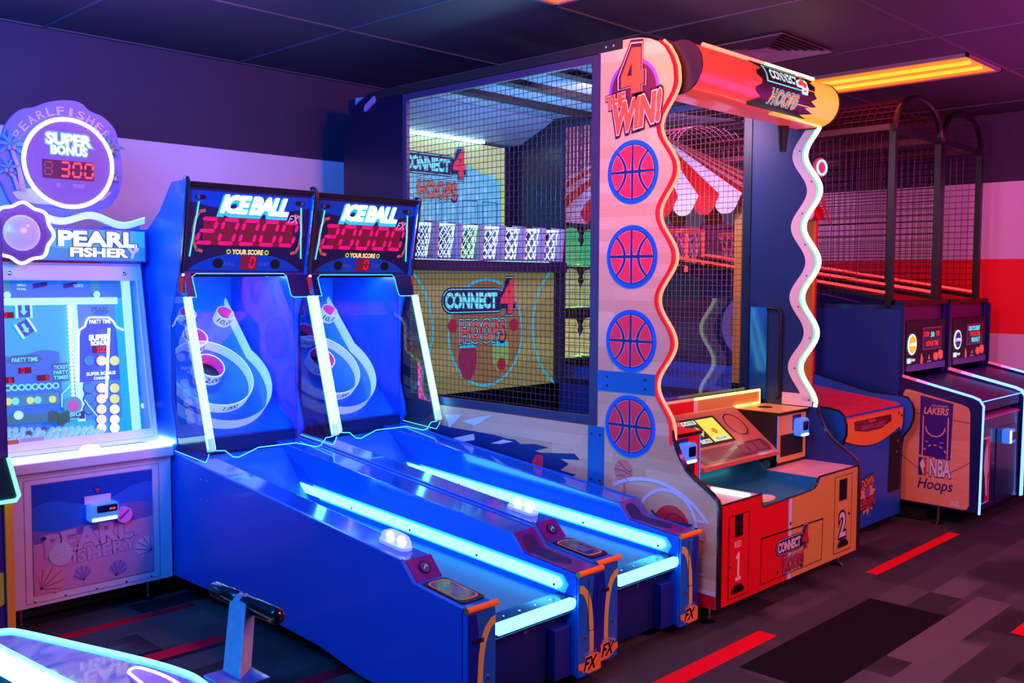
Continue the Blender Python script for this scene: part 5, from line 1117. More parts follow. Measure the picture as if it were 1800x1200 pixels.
def palm(pts, head, rr_, n=7, flip=1):
    par = part('palm_trunk', TP.poly(MB(), [TP.px(u, v) for u, v in pts], .009, .008), TRK, tpp)
    a_, b_ = TP.px(*head)
    for k in range(n):
        t = radians(-35+250*k/(n-1)); c_, s_ = cos(t), sin(t); L_ = rr_*(1 if k % 2 else .85)
        leaf = [(0, 0), (L_*.35, L_*.17), (L_*.75, L_*.14), (L_, -.02*rr_), (L_*.7, -L_*.06), (L_*.35, -L_*.05)]
        if c_ < 0: leaf = [(x, -y) for x, y in leaf]
        m_ = MB(); TP.poly(m_, [(a_+x*c_-y*s_, b_+x*s_+y*c_) for x, y in leaf], .018+.0006*k, .002); part('palm_leaf', m_, LEAF, par)
    for q_ in ((-.012, -.012), (.010, -.010)): part('coconut', MB().ball(TP.at(a_+q_[0], b_+q_[1], .026), .012, 8), M('coconut_coral', (230, 130, 130), .4), par)
palm([(33, 336), (44, 336), (36, 300), (22, 262), (18, 258), (16, 264), (28, 300)], (17, 256), .085); palm([(27, 334), (34, 334), (26, 310), (12, 297), (8, 300), (20, 312)], (12, 296), .06, 6)
palm([(176, 342), (182, 342), (188, 310), (190, 280), (186, 280), (180, 310)], (190, 262), .085); palm([(180, 345), (186, 344), (196, 315), (193, 312)], (196, 312), .06, 6)
tr_ = TP.px(192, 288)[0]-tcx
part('topper_disc', TP.disc(MB(), tcx, tcz, tr_*.98, .012, .02, 48), M('disc_mauve', (100, 80, 135), .35), tpp)
part('topper_neon', MB().tube([TP.at(tcx+tr_*cos(2*pi*k/60), tcz+tr_*sin(2*pi*k/60), .036) for k in range(60)], .0105, 8, True), E('topper_neon', (.85, 1, .80), 2.4), tpp, angle=80)
m_ = MB(); TP.ring(m_, tcx, tcz, tr_*.80, tr_*.82, .0325, 48); part('disc_line', m_, M('disc_line', (100, 75, 140), .3), tpp)
for s, u, v, w1, h1 in (('SUPER', 116, 247, .215, .052), ('BONUS', 117, 266, .175, .040)):
    a_, b_ = TP.px(u, v)
    for off, h, mt in ((.15, .034, glowprint('bonus_teal', (80, 190, 205), .7)), (.06, .0352, E('bonus_letter', (.88, .95, 1), 1.1))):
        m_ = MB(); TP.text(m_, s, a_, b_, w1, h1, h, off); part('disc_lettering', m_, mt, tpp)
a0_, b0_ = TP.px(71, 316); a1_, b1_ = TP.px(159, 284); q = part('bonus_display', TP.rect(MB(), a0_, (b0_+TP.px(159, 316)[1])/2, a1_, (b1_+TP.px(71, 284)[1])/2, .033, .004), M('display_plum', (50, 12, 40), .65, emit=(.5, 0, .05), es=.25), tpp)
ac, bc_ = TP.px(127, 300); m_ = MB(); TP.seg7(m_, '300', ac+.01, bc_, .068, .038, .55, .06, .0385); part('bonus_digits', m_, E('bonus_led', (1, .03, .05), 3.2), q)
m_ = MB(); TP.seg7(m_, '8', TP.px(80, 299)[0], bc_, .06, .036, .5, .06, .038); part('unlit_digit', m_, M('unlit_plum', (40, 20, 60), .3), q)
AR = tr_+.045
for i, ch in enumerate('PEARLFISHERY'):
    t = radians(152-124*i/11); a_ = tcx+AR*cos(t); b_ = tcz+AR*sin(t)
    m_ = MB(); TP.text(m_, ch, a_, b_, .012 if ch == 'I' else .034, .040, .003, .02, 0, 1, t-pi/2); part('arched_letter', m_, M('letter_rose', (215, 150, 200), .4), tpp)
m_ = MB(); a_, b_ = TP.px(98, 326); TP.disc(m_, a_, b_, .014, .034, n=12); TP.text(m_, 'ONE', a_+.04, b_, .035, .012, .034, .01); a_, b_ = TP.px(134, 328); TP.rect(m_, a_-.03, b_-.010, a_+.03, b_+.010, .034); part('maker_mark', m_, M('mauve_mark', (170, 110, 150), .4), tpp)

# ================================================================== CARNIVAL GAME WITH STRIPED CANOPY
KX0, KX1, KF = 5.62, 6.653, 2.727
cg = thing('carnival_game', 'blue carnival game with a red and white striped tent canopy, behind the wooden basketball machine', 'arcade machine', (KX0, KF, 0))
KB = M('carnival_blue', (16, 90, 205), .4)
kp = [(2.74, .05), (2.735, .52), (2.725, .60), (2.675, .675), (2.655, .73), (2.655, .79), (2.67, .84), (2.70, .868), (2.76, .878), (2.96, .886), (3.4, .99), (5.6, 1.02), (5.6, .05)]
for x in (KX0, KX1-.02): part('side_panel', MB().yz(kp, x, x+.02), KB, cg, angle=50)
for x in (KX0, KX1-.02): part('edge_trim', MB().tube([(x+.01, y, z) for y, z in kp[:11]], .011, 6), BLACK, cg)
part('front_panel', MB().box((KX0+.02, KF, .07), (KX1-.02, KF+.02, .82)), KB, cg)
part('plinth', MB().box((KX0+.05, KF+.06, .0), (KX1-.05, 5.5, .07)), MATTE, cg)
KP = PL((KX0, KF, 0), (1, 0, 0), (0, 0, 1))
part('counter', MB().yz([(2.715, .800), (2.76, .835), (3.55, .93), (3.55, .89), (2.74, .78)], KX0+.02, KX1-.02), M('counter_red', (205, 24, 30), .3, coat=.3), cg)
KC = PL((KX0, 2.76, .836), (1, 0, 0), (0, .79, .095)); 
for s in (0, 1):
    m_ = MB(); KC.line(m_, rr(.14+s*.0+.38*s, .10, .40+.42*s, .42, .10)+[rr(.14+s*.0+.38*s, .10, .40+.42*s, .42, .10)[0]], .008, .0012); part('counter_print', m_, M('salmon_line', (235, 110, 90), .4), cg)
ow = [(.05, .80), (.99, .80), (.99, .70), (.965, .655), (.93, .68)]+[(.91-.80*k/10, .672-.065*sin(pi*k/10)) for k in range(11)]+[(.06, .70)]
ap = part('apron', KP.poly(MB(), ow, .001, .014), M('apron_orange', (245, 140, 40), .35), cg)
lb = [KP.px(u, v) for u, v in ((1497, 741), (1563, 727), (1563, 739), (1545, 752), (1520, 758), (1499, 757))]; lb = [(a, b) for a, b in lb]
part('apron_label', KP.poly(MB(), lb, .016), M('label_maroon', (110, 10, 30), .3), ap)
cx_, cz_ = KP.px(1531, 744); m_ = MB(); KP.text(m_, 'CARNIVAL CLASSICS', cx_, cz_-.012, .36, .030, .0168, .01); part('apron_lettering', m_, M('lettering_lilac', (190, 110, 170), .4), ap)
m_ = MB(); KP.text(m_, 'Open', cx_-.02, cz_+.022, .10, .026, .0168, .02); part('apron_lettering', m_, M('lettering_orange', (240, 130, 60), .4), ap)
screws('bolt', [KP.at(.10, .755, .016), KP.at(.915, .775, .016), KP.at(.96, .755, .016)], .009, ap, (0, -1, 0), BLACK)
d_ = [KP.px(u, v) for u, v in ((1560, 865), (1565, 763), (1583, 757), (1580, 858))]; part('coin_door', KP.poly(MB(), d_, .001, .004), MATTE, cg); screws('lock', [KP.at(*KP.px(1576, 774), .006), KP.at(*KP.px(1574, 793), .006)], .010, cg, (0, -1, 0))
m_ = MB(); KP.line(m_, [(.06, .60), (.78, .615)], .003, .001); part('panel_gap', m_, NVP, cg)
bx_, bz_ = KP.px(1524, 873)
st_ = [(bx_+(.13 if k % 2 else .085)*cos(2*pi*k/22), bz_+(.13 if k % 2 else .085)*sin(2*pi*k/22)) for k in range(22)]
q = part('burst_print', KP.poly(MB(), st_, .001), M('burst_amber', (240, 160, 80), .4), cg)
for off, h, mt in ((.14, .002, M('navy_print', ())), (.03, .003, M('apron_orange', ()))):
    m_ = MB(); KP.text(m_, 'DOWN', bx_, bz_+.10, .17, .055, h, off, 0, 1, .12); part('burst_lettering', m_, mt, q)
for off, h, mt in ((.14, .0022, M('navy_print', ())), (.03, .0032, M('print_red', (215, 40, 50), .4))):
    m_ = MB(); KP.text(m_, 'CLOWN', bx_, bz_-.04, .21, .06, h, off, 0, 1, .05); part('burst_lettering', m_, mt, q)
part('burst_dot', KP.disc(MB(), bx_, bz_+.035, .04, .0018, n=16), M('dot_violet', (110, 90, 190), .4), q)
# posts and canopy
CYN, CYX = 3.40, 5.56; EZ, VZ = 2.235, 2.10
for x, y in ((KX0+.03, 3.42), (KX1-.03, 3.42), (KX0+.03, 5.5), (KX1-.03, 5.5)):
    part('post', MB().box((x-.03, y-.03, .90), (x, y+.03, 2.2)), M('post_gold', (230, 160, 60), .4), cg)
    part('post', MB().box((x, y-.03, .90), (x+.03, y+.03, 2.2)), M('post_red', (215, 20, 30), .4), cg)
AX, AY, AZ = (KX0+KX1)/2, (CYN+CYX)/2, 2.80
TRD, TWH = M('tent_red', (210, 8, 22), .45), M('tent_white', (222, 205, 235), .45)
def canopy_side(p, q, n, c0):
    p, q = Vector(p), Vector(q); ap_ = Vector((AX, AY, AZ)); out = Vector((p+q)/2-Vector((AX, AY, p.z))).normalized(); k = 0
    for i in range(n):
        a = p+(q-p)*(i/n); b = p+(q-p)*((i+1)/n); mt = (TRD, TWH)[(i+c0) % 2]
        ia = ap_+(a-ap_)*.02; ib = ap_+(b-ap_)*.02
        part('canopy_stripe', MB().prism([a, b, ib, ia], (0, 0, -.008)), mt, cg)
        w_ = (b-a); o_ = out*.06; dz = Vector((0, 0, -.105)); pts = [a, b]; m = 8; mid_ = (a+b)/2
        sc_ = [b+o_*.8+dz*.55]+[mid_+w_*(.5*cos(pi*j/m))+o_+dz*(.55+.75*sin(pi*j/m)) for j in range(1, m)]+[a+o_*.8+dz*.55]
        part('scallop', MB().prism([a, b]+sc_, out*-.006), mt, cg)
canopy_side((KX0-.0, CYX, EZ), (KX0-.0, CYN, EZ), 13, 1)
canopy_side((KX0-.0, CYN, EZ), (KX1+.0, CYN, EZ), 7, 0)
canopy_side((KX1+.0, CYN, EZ), (KX1+.0, CYX, EZ), 13, 1)
part('corner_flap', MB().prism([(KX1-.12, CYN-.06, EZ+.16), (KX1-.06, CYN-.05, EZ+.08), (KX1+.005, CYN-.12, 2.05), (KX1-.01, CYN-.12, 2.07), (KX1-.07, CYN-.10, 2.17)], (0, .008, 0)), TRD, cg)
yb = U(1433, 295, x=6.60); q = part('round_sign', MB().lathe([(.0, 0), (.070, 0), (.070, .02), (0, .022)], (6.615, yb.y-.02, yb.z), (-.2, -1, 0), n=24), M('sign_rose', (190, 90, 120), .4), cg); part('sign_ring', MB().tube([(6.615+.05*cos(a), yb.y-.045-.01*cos(a), yb.z+.05*sin(a)) for a in [2*pi*k/24 for k in range(24)]], .008, 6, True), E('round_sign_glow', (.4, .8, 1), 1.5), q)
# inner shelves with glowing targets
part('target_wall', MB().box((KX0+.05, 5.42, .95), (KX1-.05, 5.46, 2.15)), M('target_wall_navy', (14, 20, 60), .5), cg)
for r_, (zz, cc) in enumerate(((1.93, (.02, .9, .35)), (1.60, (.55, .75, .30)), (1.20, (.85, .85, .30)))):
    part('target_shelf', MB().box((KX0+.03, 5.05, zz-.17), (KX1-.03, 5.42, zz-.155)), MATTE, cg)
    for i in range(4):
        x = KX0+.12+.26*i; q = part('target_doll', MB().lathe([(.085, -.15), (.10, -.08), (.08, .02), (.06, .06), (.07, .10), (.05, .15), (0, .16)], (x, 5.2, zz), (0, 0, 1), n=12), M('target_glow_%d' % r_ if 0 else ('target_green', 'target_olive', 'target_lemon')[r_], (120, 140, 90), .5, emit=cc, es=.45, noise=.6, nscale=14), cg)
        part('doll_fringe', MB().tube([(x+.09*cos(a), 5.2+.09*sin(a), zz-.15+.01*sin(3*a)) for a in [2*pi*k/12 for k in range(12)]], .008, 5, True), E('fringe_lime', (.4, 1, .25), 1.2), q)
part('inner_floor', MB().box((KX0+.02, 3.5, .93), (KX1-.02, 5.5, .95)), KB, cg)

# ================================================================== ARCHED BASKETBALL CAGES BY THE RIGHT WALL
NX, NW = 6.735, .868
def hoops_machine(label):
    t = thing('hoops_machine', label, 'arcade machine', (NX, 2.247, 0), 'arched basketball cage machines by the right wall')
    X0, X1 = NX, NX+NW-.008
    sp = [(2.247, .13), (2.240, .84), (2.262, .873), (2.30, .892), (2.775, 1.000), (2.775, 1.5), (3.5, 1.5), (5.3, 1.85), (5.3, .13)]
    DK = M('machine_navy', (16, 24, 92), .35, coat=.3)
    for x in (X0, X1-.022): part('side_panel', MB().yz(sp, x, x+.022), DK, t, angle=50)
    SPn = PL((X0, 0, 0), (0, -1, 0), (0, 0, 1))
    part('blue_side_print', SPn.poly(MB(), [(-3.45, .15), (-2.80, .15), (-2.80, 1.47), (-3.45, 1.47)], .0015), M('side_print_blue', (16, 50, 150), .4), t)
    wp_ = part('court_print', SPn.poly(MB(), [(-2.765, .145), (-2.765, .89), (-2.752, .915), (-2.73, .92), (-2.37, .845), (-2.325, .825), (-2.315, .79), (-2.305, .17), (-2.32, .142), (-2.345, .138)], .002), wood('court_print_wood', (238, 170, 130), (220, 145, 110), 'Y', 3, .3), t)
    PP = M('court_purple', (62, 22, 130), .4)
    part('key_print', SPn.poly(MB(), [(-2.645, .885), (-2.645, .475), (-2.435, .458), (-2.425, .845)], .0028), PP, wp_)
    m_ = MB(); SPn.line(m_, [(-2.622, .745), (-2.622, .478)], .008, .0034); SPn.line(m_, [(-2.455, .745), (-2.455, .468)], .008, .0034); SPn.ring(m_, -2.54, .675, .060, .068, .0034, 20, pi, 2*pi)
    for k in range(5): t0 = radians(25+28*k); SPn.ring(m_, -2.54, .47, .078, .086, .0034, 4, t0, t0+.25)
    for k in range(2): SPn.line(m_, [(-2.605+.10*k, .572), (-2.585+.10*k, .572)], .005, .0034)
    part('key_lines', m_, M('line_tan', (240, 170, 130), .4), wp_, kind='stuff')
    m_ = MB(); SPn.line(m_, [(-2.765, .768), (-2.65, .758)], .004, .003); SPn.line(m_, [(-2.42, .735), (-2.31, .725)], .004, .003); SPn.line(m_, [(-2.765+.458*k/12, .462-.112*sin(pi*k/12)) for k in range(13)], .004, .003); part('court_lines', m_, M('line_plum', (70, 20, 60), .4), wp_, kind='stuff')
    m_ = MB(); SPn.text(m_, 'LAKERS', -2.537, .785, .165, .045, .0038, .03, .2); SPn.text(m_, 'LOS ANGELES', -2.515, .822, .11, .013, .0038, .01); part('team_lettering', m_, M('line_tan', ()), wp_)
    for off, h, mt in ((.08, .0034, M('line_plum', ())), (.035, .0042, WHT)):
        m_ = MB(); SPn.text(m_, 'NBA', -2.500, .398, .135, .110, h, off, 0, 1.0); part('league_lettering', m_, mt, wp_)
    q = part('league_mark', SPn.rrect(MB(), -2.645, .335, -2.592, .458, .008, .0034), M('print_red', ()), wp_); m_ = MB(); SPn.rrect(m_, -2.645, .335, -2.618, .458, .006, .0040); part('mark_blue', m_, M('navy_print', ()), q)
    m_ = MB(); SPn.poly(m_, [(-2.622, .445), (-2.614, .452), (-2.610, .44), (-2.600, .40), (-2.612, .385), (-2.606, .345), (-2.616, .345), (-2.625, .38), (-2.638, .41), (-2.630, .43)], .0046); part('mark_white', m_, WHT, q)
    m_ = MB(); SPn.text(m_, 'Hoops', -2.530, .270, .235, .095, .0038, .01, .25); part('script_lettering', m_, PP, wp_)
    m_ = MB(); SPn.text(m_, 'ICE', -2.395, .178, .045, .02, .0038, .03, .1); SPn.line(m_, [(-2.42, .162), (-2.36, .160)], .006, .0038); part('maker_mark', m_, WHT, wp_)
    # round floor logo print further back on the side
    q = part('round_logo', SPn.disc(MB(), -3.98, 1.31, .255, .002, n=36), M('logo_lilac', (150, 130, 190), .4), t); part('round_logo_field', SPn.disc(MB(), -3.98, 1.31, .18, .0028, n=36), M('logo_ochre', (160, 110, 50), .4), q)
    # neon edges
    for x in (X0+.008, X1-.014):
        path = [(x, 2.765, 1.005), (x, 2.60, .968), (x, 2.31, .902), (x, 2.262, .885), (x, 2.236, .845), (x, 2.240, .60), (x, 2.242, .12)]
        part('edge_neon', MB().tube(path[1:], .0085, 8), E('machine_blue_neon', (.14, .30, 1.0), 3.2), t, angle=80)
        part('edge_neon', MB().tube([(x, 2.775, 1.008), (x, 2.68, .986)], .0095, 8), E('machine_red_neon', (1, .03, .1), 3), t)
        part('edge_neon', MB().tube([(x, 2.68, .986), (x, 2.60, .968)], .009, 8), E('machine_pink_neon', (.9, .12, .8), 3), t)
    FN = PL((X0, 2.262, 0), (1, 0, 0), (0, 0, 1))
    part('front_panel', MB().box((X0+.022, 2.262, .13), (X1-.022, 2.28, .74)), M('front_navy', (14, 20, 90), .3, coat=.3), t)
    part('front_shelf', MB().yz([(2.262, .735), (2.262, .75), (2.70, .80), (2.70, .78)], X0+.022, X1-.022), M('shelf_pink', (190, 90, 190), .3), t)
    part('ball_apron', MB().yz([(2.262, .80), (2.262, .865), (2.28, .875), (2.78, .98), (2.78, .96), (2.29, .80)], X0+.022, X1-.022), M('apron_navy', (8, 14, 90), .4), t)
    part('apron_edge_light', MB().tube([(X0+.022, 2.258, .868), (X1-.022, 2.258, .868)], .003, 5), BLUEN, t)
    q = part('front_mark', FN.rrect(MB(), .085, .17, .235, .62, .02, .001), WHT, t); m_ = MB(); FN.rrect(m_, .092, .18, .16, .61, .015, .0016); part('mark_blue', m_, M('navy_print', ()), q); m_ = MB(); FN.rrect(m_, .16, .18, .228, .61, .015, .0016); part('mark_red', m_, M('print_red', ()), q)
    m_ = MB(); FN.poly(m_, [(.15, .55), (.175, .59), (.19, .54), (.215, .40), (.19, .35), (.20, .22), (.17, .22), (.15, .33), (.12, .42), (.13, .50)], .0024); part('mark_white', m_, WHT, q)
    part('coin_door', FN.rrect(MB(), .35, .16, .75, .66, .01, .001, .004), DK, t); screws('lock', [FN.at(.31, .42, 0)], .010, t, (0, -1, 0))
    rb = part('card_reader', FN.rrect(MB(), .44, .545, .56, .645, .02, .006, .055), M('reader_shell', ()), t, bevel=.008); part('reader_screen', FN.rrect(MB(), .48, .57, .57, .625, .008, .061, .004), M('reader_navy', ()), rb); part('reader_light', FN.rrect(MB(), .442, .55, .475, .64, .01, .060, .004), E('reader_glow', (), 1), rb)
    # upright with score panel
    y_ = 2.80
    for x in (X0+.022, X1-.077): part('upright', MB().box((x, y_, .13), (x+.055, y_+.05, 1.535)), DK, t)
    UPn = PL((X0, y_, 0), (1, 0, 0), (0, 0, 1))
    part('top_rail', MB().box((X0+.022, y_-.01, 1.50), (X1-.022, y_+.05, 1.535)), BLACK, t)
    part('tinted_window', MB().box((X0+.08, y_+.02, 1.385), (X1-.08, y_+.024, 1.50)), M('plum_window', (70, 14, 80), .4), t)
    sb = part('score_panel', UPn.rect(MB(), .077, 1.06, NW-.085, 1.385, .0, .012), M('score_black', (14, 8, 28), .55), t)
    part('lower_rail', MB().box((X0+.077, y_-.02, 1.03), (X1-.077, y_+.02, 1.075)), M('rail_violet', (70, 40, 150), .3), t)
    fr2 = part('display_frame', UPn.rect(MB(), .36, 1.17, .70, 1.335, .012, .006), M('frame_violet', (130, 60, 140), .3), sb); part('display', UPn.rect(MB(), .37, 1.18, .69, 1.325, .0185), M('display_black', (12, 4, 20), .2), fr2)
    q = part('team_badge', UPn.disc(MB(), .175, 1.22, .075, .013, .004, 28), E('badge_white', (.8, 1, 1), 1.2), sb)
    part('round_button', UPn.disc(MB(), .60, 1.115, .030, .012, .012, 16), M('button_coral', (235, 80, 70), .3, emit=(1, .15, .1), es=.3), sb); part('round_button', UPn.disc(MB(), .69, 1.125, .035, .012, .012, 16), M('button_coral', ()), sb)
    m_ = MB(); UPn.text(m_, 'NBA', .13, 1.105, .07, .035, .014, .04); UPn.text(m_, 'hoops', .20, 1.108, .07, .03, .014, .02, .3); part('badge_lettering', m_, E('badge_white', (), 1), sb)
    m_ = MB(); UPn.rect(m_, .335, 1.075, .375, 1.125, .014); UPn.disc(m_, .35, 1.135, .012, .014, n=10); part('pictogram', m_, M('button_coral', ()), sb)
    m_ = MB(); UPn.poly(m_, [(.47, 1.10), (.49, 1.135), (.51, 1.10)], .014); UPn.rect(m_, .45, 1.08, .53, 1.088, .014); part('maker_mark', m_, WHT, sb)
    # cage
    PM = M('cage_post', (14, 9, 20), .4); y_ = 2.87; zt = 2.76
    for x in (X0, X1-.045): part('cage_post', MB().box((x, y_, 1.47), (x+.045, y_+.045, zt)), PM, t)
    for x in (X0, X1-.030):
        part('top_beam', MB().box((x, y_, zt-.04), (x+.03, 5.3, zt)), M('beam_orange_lit', (90, 30, 50), .35), t)  # orange light on the top beams is put into their colour
        part('foot_beam', MB().box((x, y_+.04, 1.535), (x+.02, 5.3, 1.56)) if 0 else MB().yz([(2.90, 1.53), (5.3, 1.90), (5.3, 1.93), (2.90, 1.56)], x, x+.02), PM, t)
        part('guard_light', MB().tube([(x+.01, 2.90, 1.585), (x+.01, 4.95, 1.585+.155*2.05)], .010, 6), E('guard_red_light', (1, .03, .03), 3.0), t)
    part('front_beam', MB().box((X0, y_, zt-.06), (X1, y_+.03, zt-.02)), PM, t)
    for x in (X0+.012, X1-.012):
        part('cage_mesh', wiremesh((x, 2.90, 1.56), (0, 1, 0), (0, 0, 1), 2.35, zt-.06-1.56, 46, 23, .0022), M('cage_wire', (40, 22, 50), .35, .3), t, smooth=False, kind='stuff')
    # arches with a mesh vault
    cxm = (X0+X1)/2; R_ = NW/2-.03
    for y in (2.885, 4.0, 5.1): part('arch', MB().tube([(cxm-R_*cos(pi*k/16), y, zt-.01+.235*sin(pi*k/16)) for k in range(17)], .022, 6), M('arch_black', (16, 10, 20), .25), t)
    m_ = MB()
    for k in range(1, 14): a = pi*k/14; m_.tube([(cxm-R_*cos(a), 2.89, zt-.01+.235*sin(a)), (cxm-R_*cos(a), 5.1, zt-.01+.235*sin(a))], .0024, 4, cap=False)
    for j in range(40): m_.tube([(cxm-R_*cos(pi*k/10), 2.94+.054*j, zt-.01+.235*sin(pi*k/10)) for k in range(11)], .0024, 3, cap=False)
    part('vault_mesh', m_, M('vault_wire_lit', (120, 40, 60), .3, .5), t, smooth=False, kind='stuff')  # wire colour includes the orange light falling on the vault
    # backboard, hoop and net at the far end
    part('backboard', MB().box((X0+.12, 5.10, 1.95), (X1-.12, 5.12, 2.55)), M('backboard_violet', (120, 40, 110), .3), t)
    part('rim', MB().tube([(cxm+.17*cos(a), 4.90+.17*sin(a), 2.10) for a in [2*pi*k/18 for k in range(18)]], .012, 6, True), M('rim_red', (225, 30, 30), .3, emit=(1, .05, .05), es=.6), t)
    m_ = MB()
    def q_(i, l): a = 2*pi*(i+.5*l)/12; f = (1, .85, .72, .62, .56)[l]; return (cxm+.17*f*cos(a), 4.90+.17*f*sin(a), 2.09-.075*l)
    for i in range(12):
        for l in range(4): m_.tube([q_(i, l), q_(i, l+1)], .004, 3, cap=False); m_.tube([q_(i+1, l), q_(i, l+1)], .004, 3, cap=False)
    part('net', m_, M('net_pink', (225, 120, 170), .5, emit=(1, .2, .4), es=.2), t, smooth=False, kind='stuff')
    for s in (-1, 1):
        part('back_light', MB().tube([(cxm+s*.30, 5.08, 1.75), (cxm+s*.30, 5.08, 2.12)], .018, 6), E('guard_red_light', (), 1), t)
    part('leveler', MB().lathe([(.032, 0), (.034, .01), (.012, .02), (.009, .13)], (X0+.04, 2.52, 0), (0, 0, 1), n=14), CHROME, t); part('leveler', MB().lathe([(.032, 0), (.034, .01), (.012, .02), (.009, .13)], (X1-.04, 2.52, 0), (0, 0, 1), n=14), CHROME, t)
    part('plinth', MB().box((X0+.06, 2.62, .01), (X1-.06, 5.2, .13)), MATTE, t)
    return t, sb, UPn, q
n1, sb, UPn, _ = hoops_machine('left arched basketball cage machine with court print side, next to the carnival game')
n2 = copytree(n1, (NW, .0, 0)); n2['label'] = 'right arched basketball cage machine, nearest to the striped right wall'
def child(o, nm): return [c for c in o.children if c.name.split('.')[0] == nm]
RM = E('matrix_red', (1, .02, .03), 1.3); CM = E('matrix_cyan', (.1, .8, 1), 1.2)
for root, dx, rows, bcol, btxt in ((n1, 0, ((('SCORE', .42, 1.285, .09, RM), ('50', .53, 1.28, .06, CM), ('FOR', .63, 1.285, .06, RM)), (('BONUS TIME', .53, 1.215, .22, RM),)), (240, 190, 20), 'LAKERS'),
        (n2, NW, ((('CAN YOU BEAT', .51, 1.300, .25, CM),), (('THE SCORE', .53, 1.255, .22, RM),), (('PROVE IT', .55, 1.208, .18, CM),)), (30, 40, 120), 'CLIPPERS')):
    sbx = child(root, 'score_panel')[0]; Q = PL((NX+dx, 2.80, 0), (1, 0, 0), (0, 0, 1)); root_loc = root.location
    for row in rows:
        for s, a, b, w_, mt in row: m_ = MB(); Q.text(m_, s, a, b, w_, .035, .020, .03); part('matrix_lettering', m_, mt, sbx)
    c_ = lin(bcol); part('badge_field', Q.disc(MB(), .175, 1.22, .062, .0178, n=24), M('badge_field_%s' % ('gold' if dx == 0 else 'navy'), bcol, .4, emit=c_, es=.8), sbx)
    m_ = MB(); Q.text(m_, btxt, .175, 1.22, .11, .022, .0186, .03); part('badge_name', m_, E('badge_white', (), 1), sbx)

# ================================================================== FOREGROUND RIDE: BOARD WITH NEON RIM, AND T HANDLE
rd = thing('ride_console', 'pointed console top with a glowing cyan rim and marbled purple print in the near corner', 'ride', (.95, 2.2, 0))
Z = .75
rimR = [(.826, 2.648), (.850, 2.640), (.875, 2.60), (.935, 2.425), (1.008, 2.208), (1.040, 2.084), (1.046, 1.99), (1.02, 1.80), (.95, 1.55)]
rimL = [(.826, 2.648), (.808, 2.630), (.800, 2.58), (.812, 2.44), (.835, 2.22), (.86, 2.02), (.86, 1.80), (.84, 1.55)]
R1, L1 = CR(rimR), CR(rimL)
poly = R1+L1[::-1][:-1]
MAR = bpy.data.materials.new('marble_purple_print'); MAR.use_nodes = True; nt = MAR.node_tree; b = nt.nodes['Principled BSDF']
tc = nt.nodes.new('ShaderNodeTexCoord'); nz = nt.nodes.new('ShaderNodeTexNoise'); nz.inputs['Scale'].default_value = 9; nz.inputs['Detail'].default_value = 7; nz.inputs['Distortion'].default_value = 1.4
cr = nt.nodes.new('ShaderNodeValToRGB'); e = cr.color_ramp.elements; e[0].position = .36; e[0].color = lin((110, 60, 160))+(1,); e[1].position = .62; e[1].color = lin((255, 140, 170))+(1,); q = e.new(.48); q.color = lin((215, 110, 190))+(1,)
nt.links.new(tc.outputs['Object'], nz.inputs[0]); nt.links.new(nz.outputs[0], cr.inputs[0]); nt.links.new(cr.outputs[0], b.inputs['Base Color']); b.inputs['Roughness'].default_value = .18; b.inputs['Coat Weight'].default_value = .6
part('console_top', MB().prism([(x, y, Z-.02) for x, y in poly], (0, 0, .018)), MAR, rd, angle=30)
part('rim_light', MB().tube([(x, y, Z+.002) for x, y in R1], .0052, 6), E('rim_cyan', (.12, .85, .95), 4), rd, angle=80)
part('rim_light', MB().tube([(x-.002, y, Z+.002) for x, y in L1], .004, 6), E('rim_cyan', (), 1), rd, angle=80)
m_ = MB(); m_.ribbon([(x-.006, y+.004, Z-.004) for x, y in L1], [(0, 0, -.055)]*len(L1), (-.012, 0, 0)); part('side_light_band', m_, E('band_white_cyan', (.45, .97, 1), 3.2), rd, angle=60)
m_ = MB(); m_.prism([(x+.012, y-.02, .05) for x, y in poly], (0, 0, Z-.08)); part('console_body', m_, M('body_sky_blue', (20, 150, 235), .3, coat=.4), rd, angle=30)
fin = [(.935, 2.12), (.950, 2.135), (.968, 2.12), (.985, 2.03), (.98, 1.92), (.94, 1.82), (.925, 1.92)]
m_ = MB(); F_ = CR(fin+[fin[0]], 4)[:-1]; m_.prism([(x, y, Z-.001) for x, y in F_], (0, 0, .018)); part('seat_hump', m_, M('hump_violet', (190, 120, 230), .2, coat=1, emit=(.6, .15, .8), es=.25), rd, bevel=.008)
part('hump_light', MB().tube([(x, y, Z+.017) for x, y in F_], .0035, 6, True), E('hump_neon', (.95, .55, 1), 1.8), rd, angle=80)
hd_ = thing('steel_grip_handle', 'brushed steel post with a black two-handed T grip in front of the blue alleys', 'handle', (1.10, 1.90, 0))
HX = 1.239; GZ = .853
part('grip', MB().lathe([(.0, 0), (.014, .002), (.0205, .012), (.0205, .122), (.0185, .128)], (HX, 2.155, GZ), (0, 1, 0), n=20, capt=True), M('grip_black', (16, 14, 30), .22, coat=.8), hd_, angle=60)
part('grip', MB().lathe([(.0, 0), (.0205, .001), (.0205, .142), (.0175, .150), (.0, .155)], (HX, 2.13, GZ), (0, -1, 0), n=20, capt=True), M('grip_black', ()), hd_, angle=60)
part('grip_screw', MB().lathe([(.0035, 0), (.0035, .003)], (HX, 1.974, GZ), (0, -1, 0), n=10), CHROME, hd_)
part('grip_sleeve', MB().lathe([(.0175, 0), (.0175, .05)], (HX, 2.12, GZ), (0, 1, 0), n=16), STEEL, hd_)
tpos = Vector((HX, 2.145, GZ)); bpos = Vector((1.13, 1.985, .755))
m_ = MB(); ax = (bpos-tpos).normalized(); s1 = Vector((1, -1, 0)).normalized()*.0; sx_ = Vector((.0, 1, 0)); sx_ = (sx_-ax*sx_.dot(ax)).normalized()*.026; sy_ = ax.cross(sx_).normalized()*.019
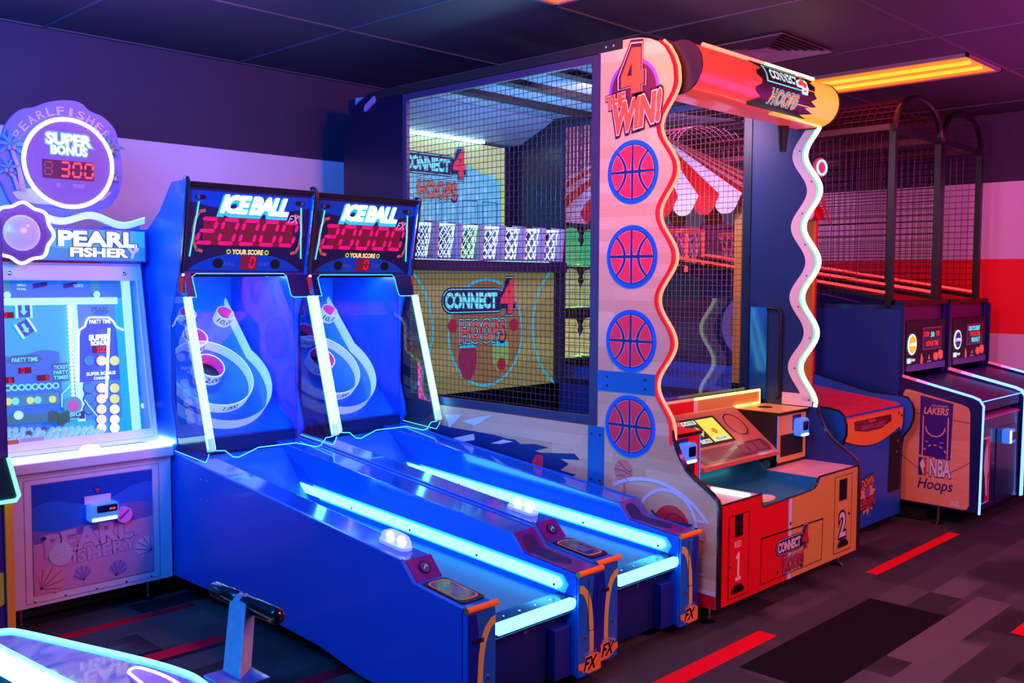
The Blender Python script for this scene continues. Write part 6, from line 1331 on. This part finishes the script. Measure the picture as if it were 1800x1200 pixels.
m_.prism([tpos+sx_+sy_, tpos-sx_+sy_, tpos-sx_-sy_, tpos+sx_-sy_], (bpos+ax*.05)-tpos); part('steel_post', m_, STEEL, hd_, bevel=.002)
bb = Vector((1.10, 1.94, .0)); part('socket_block', MB().box((1.068, 1.905, .02), (1.150, 1.998, .752)), M('socket_navy', (14, 20, 90), .3), hd_, bevel=.004)
part('socket_plate', MB().box((1.060, 1.893, .742), (1.162, 2.010, .757)), M('socket_blue', (20, 80, 180), .3, coat=.5), hd_, bevel=.002)
part('socket_foot', MB().box((1.064, 1.87, 0), (1.18, 2.03, .02)), BLACK, hd_)

# ================================================================== CABINET CUT BY THE LEFT EDGE
lc = thing('orange_edged_cabinet', 'orange-edged cabinet with a green glowing tray cut off by the left edge', 'arcade machine', (1.2, 4.25, 0))
part('side_panel', MB().box((.9, 4.24, .06), (1.385, 5.2, 1.9)), M('purple_cabinet', (60, 20, 110), .4), lc)
part('corner_trim', MB().box((1.366, 4.225, .06), (1.397, 4.25, .75)), M('apron_orange', ()), lc)
part('corner_trim', MB().box((1.385, 4.25, .06), (1.392, 5.2, 1.9)), BLACK, lc)
tx = [(1.30, .755), (1.408, .755), (1.412, .775), (1.375, .93), (1.30, .93)]
m_ = MB(); m_.xz(tx, 4.20, 4.24); part('tray', m_, M('tray_dark', (14, 40, 60), .3), lc)
part('tray_light', MB().tube([(1.30, 4.195, .750), (1.400, 4.195, .752), (1.412, 4.195, .770), (1.375, 4.195, .93)], .008, 6), E('green_neon', (.10, 1, .40), 4), lc, angle=80)
m_ = MB(); FPl = PL((1.30, 4.24, 0), (1, 0, 0), (0, 0, 1)); FPl.poly(m_, [(.02, .30), (.06, .32), (.06, .45), (.02, .46)], .001); part('yellow_print', m_, M('sliver_yellow', (190, 170, 50), .4), lc)

# sets a machine slightly nearer along the sight line so that neighbours do not touch
def nearer(root, k): root.location = EYE+(Vector(root.location)-EYE)*k; root.scale = (k, k, k)
for r_ in (m1, m2): nearer(r_, .983)
nearer(pf, .985); nearer(lc, .985)
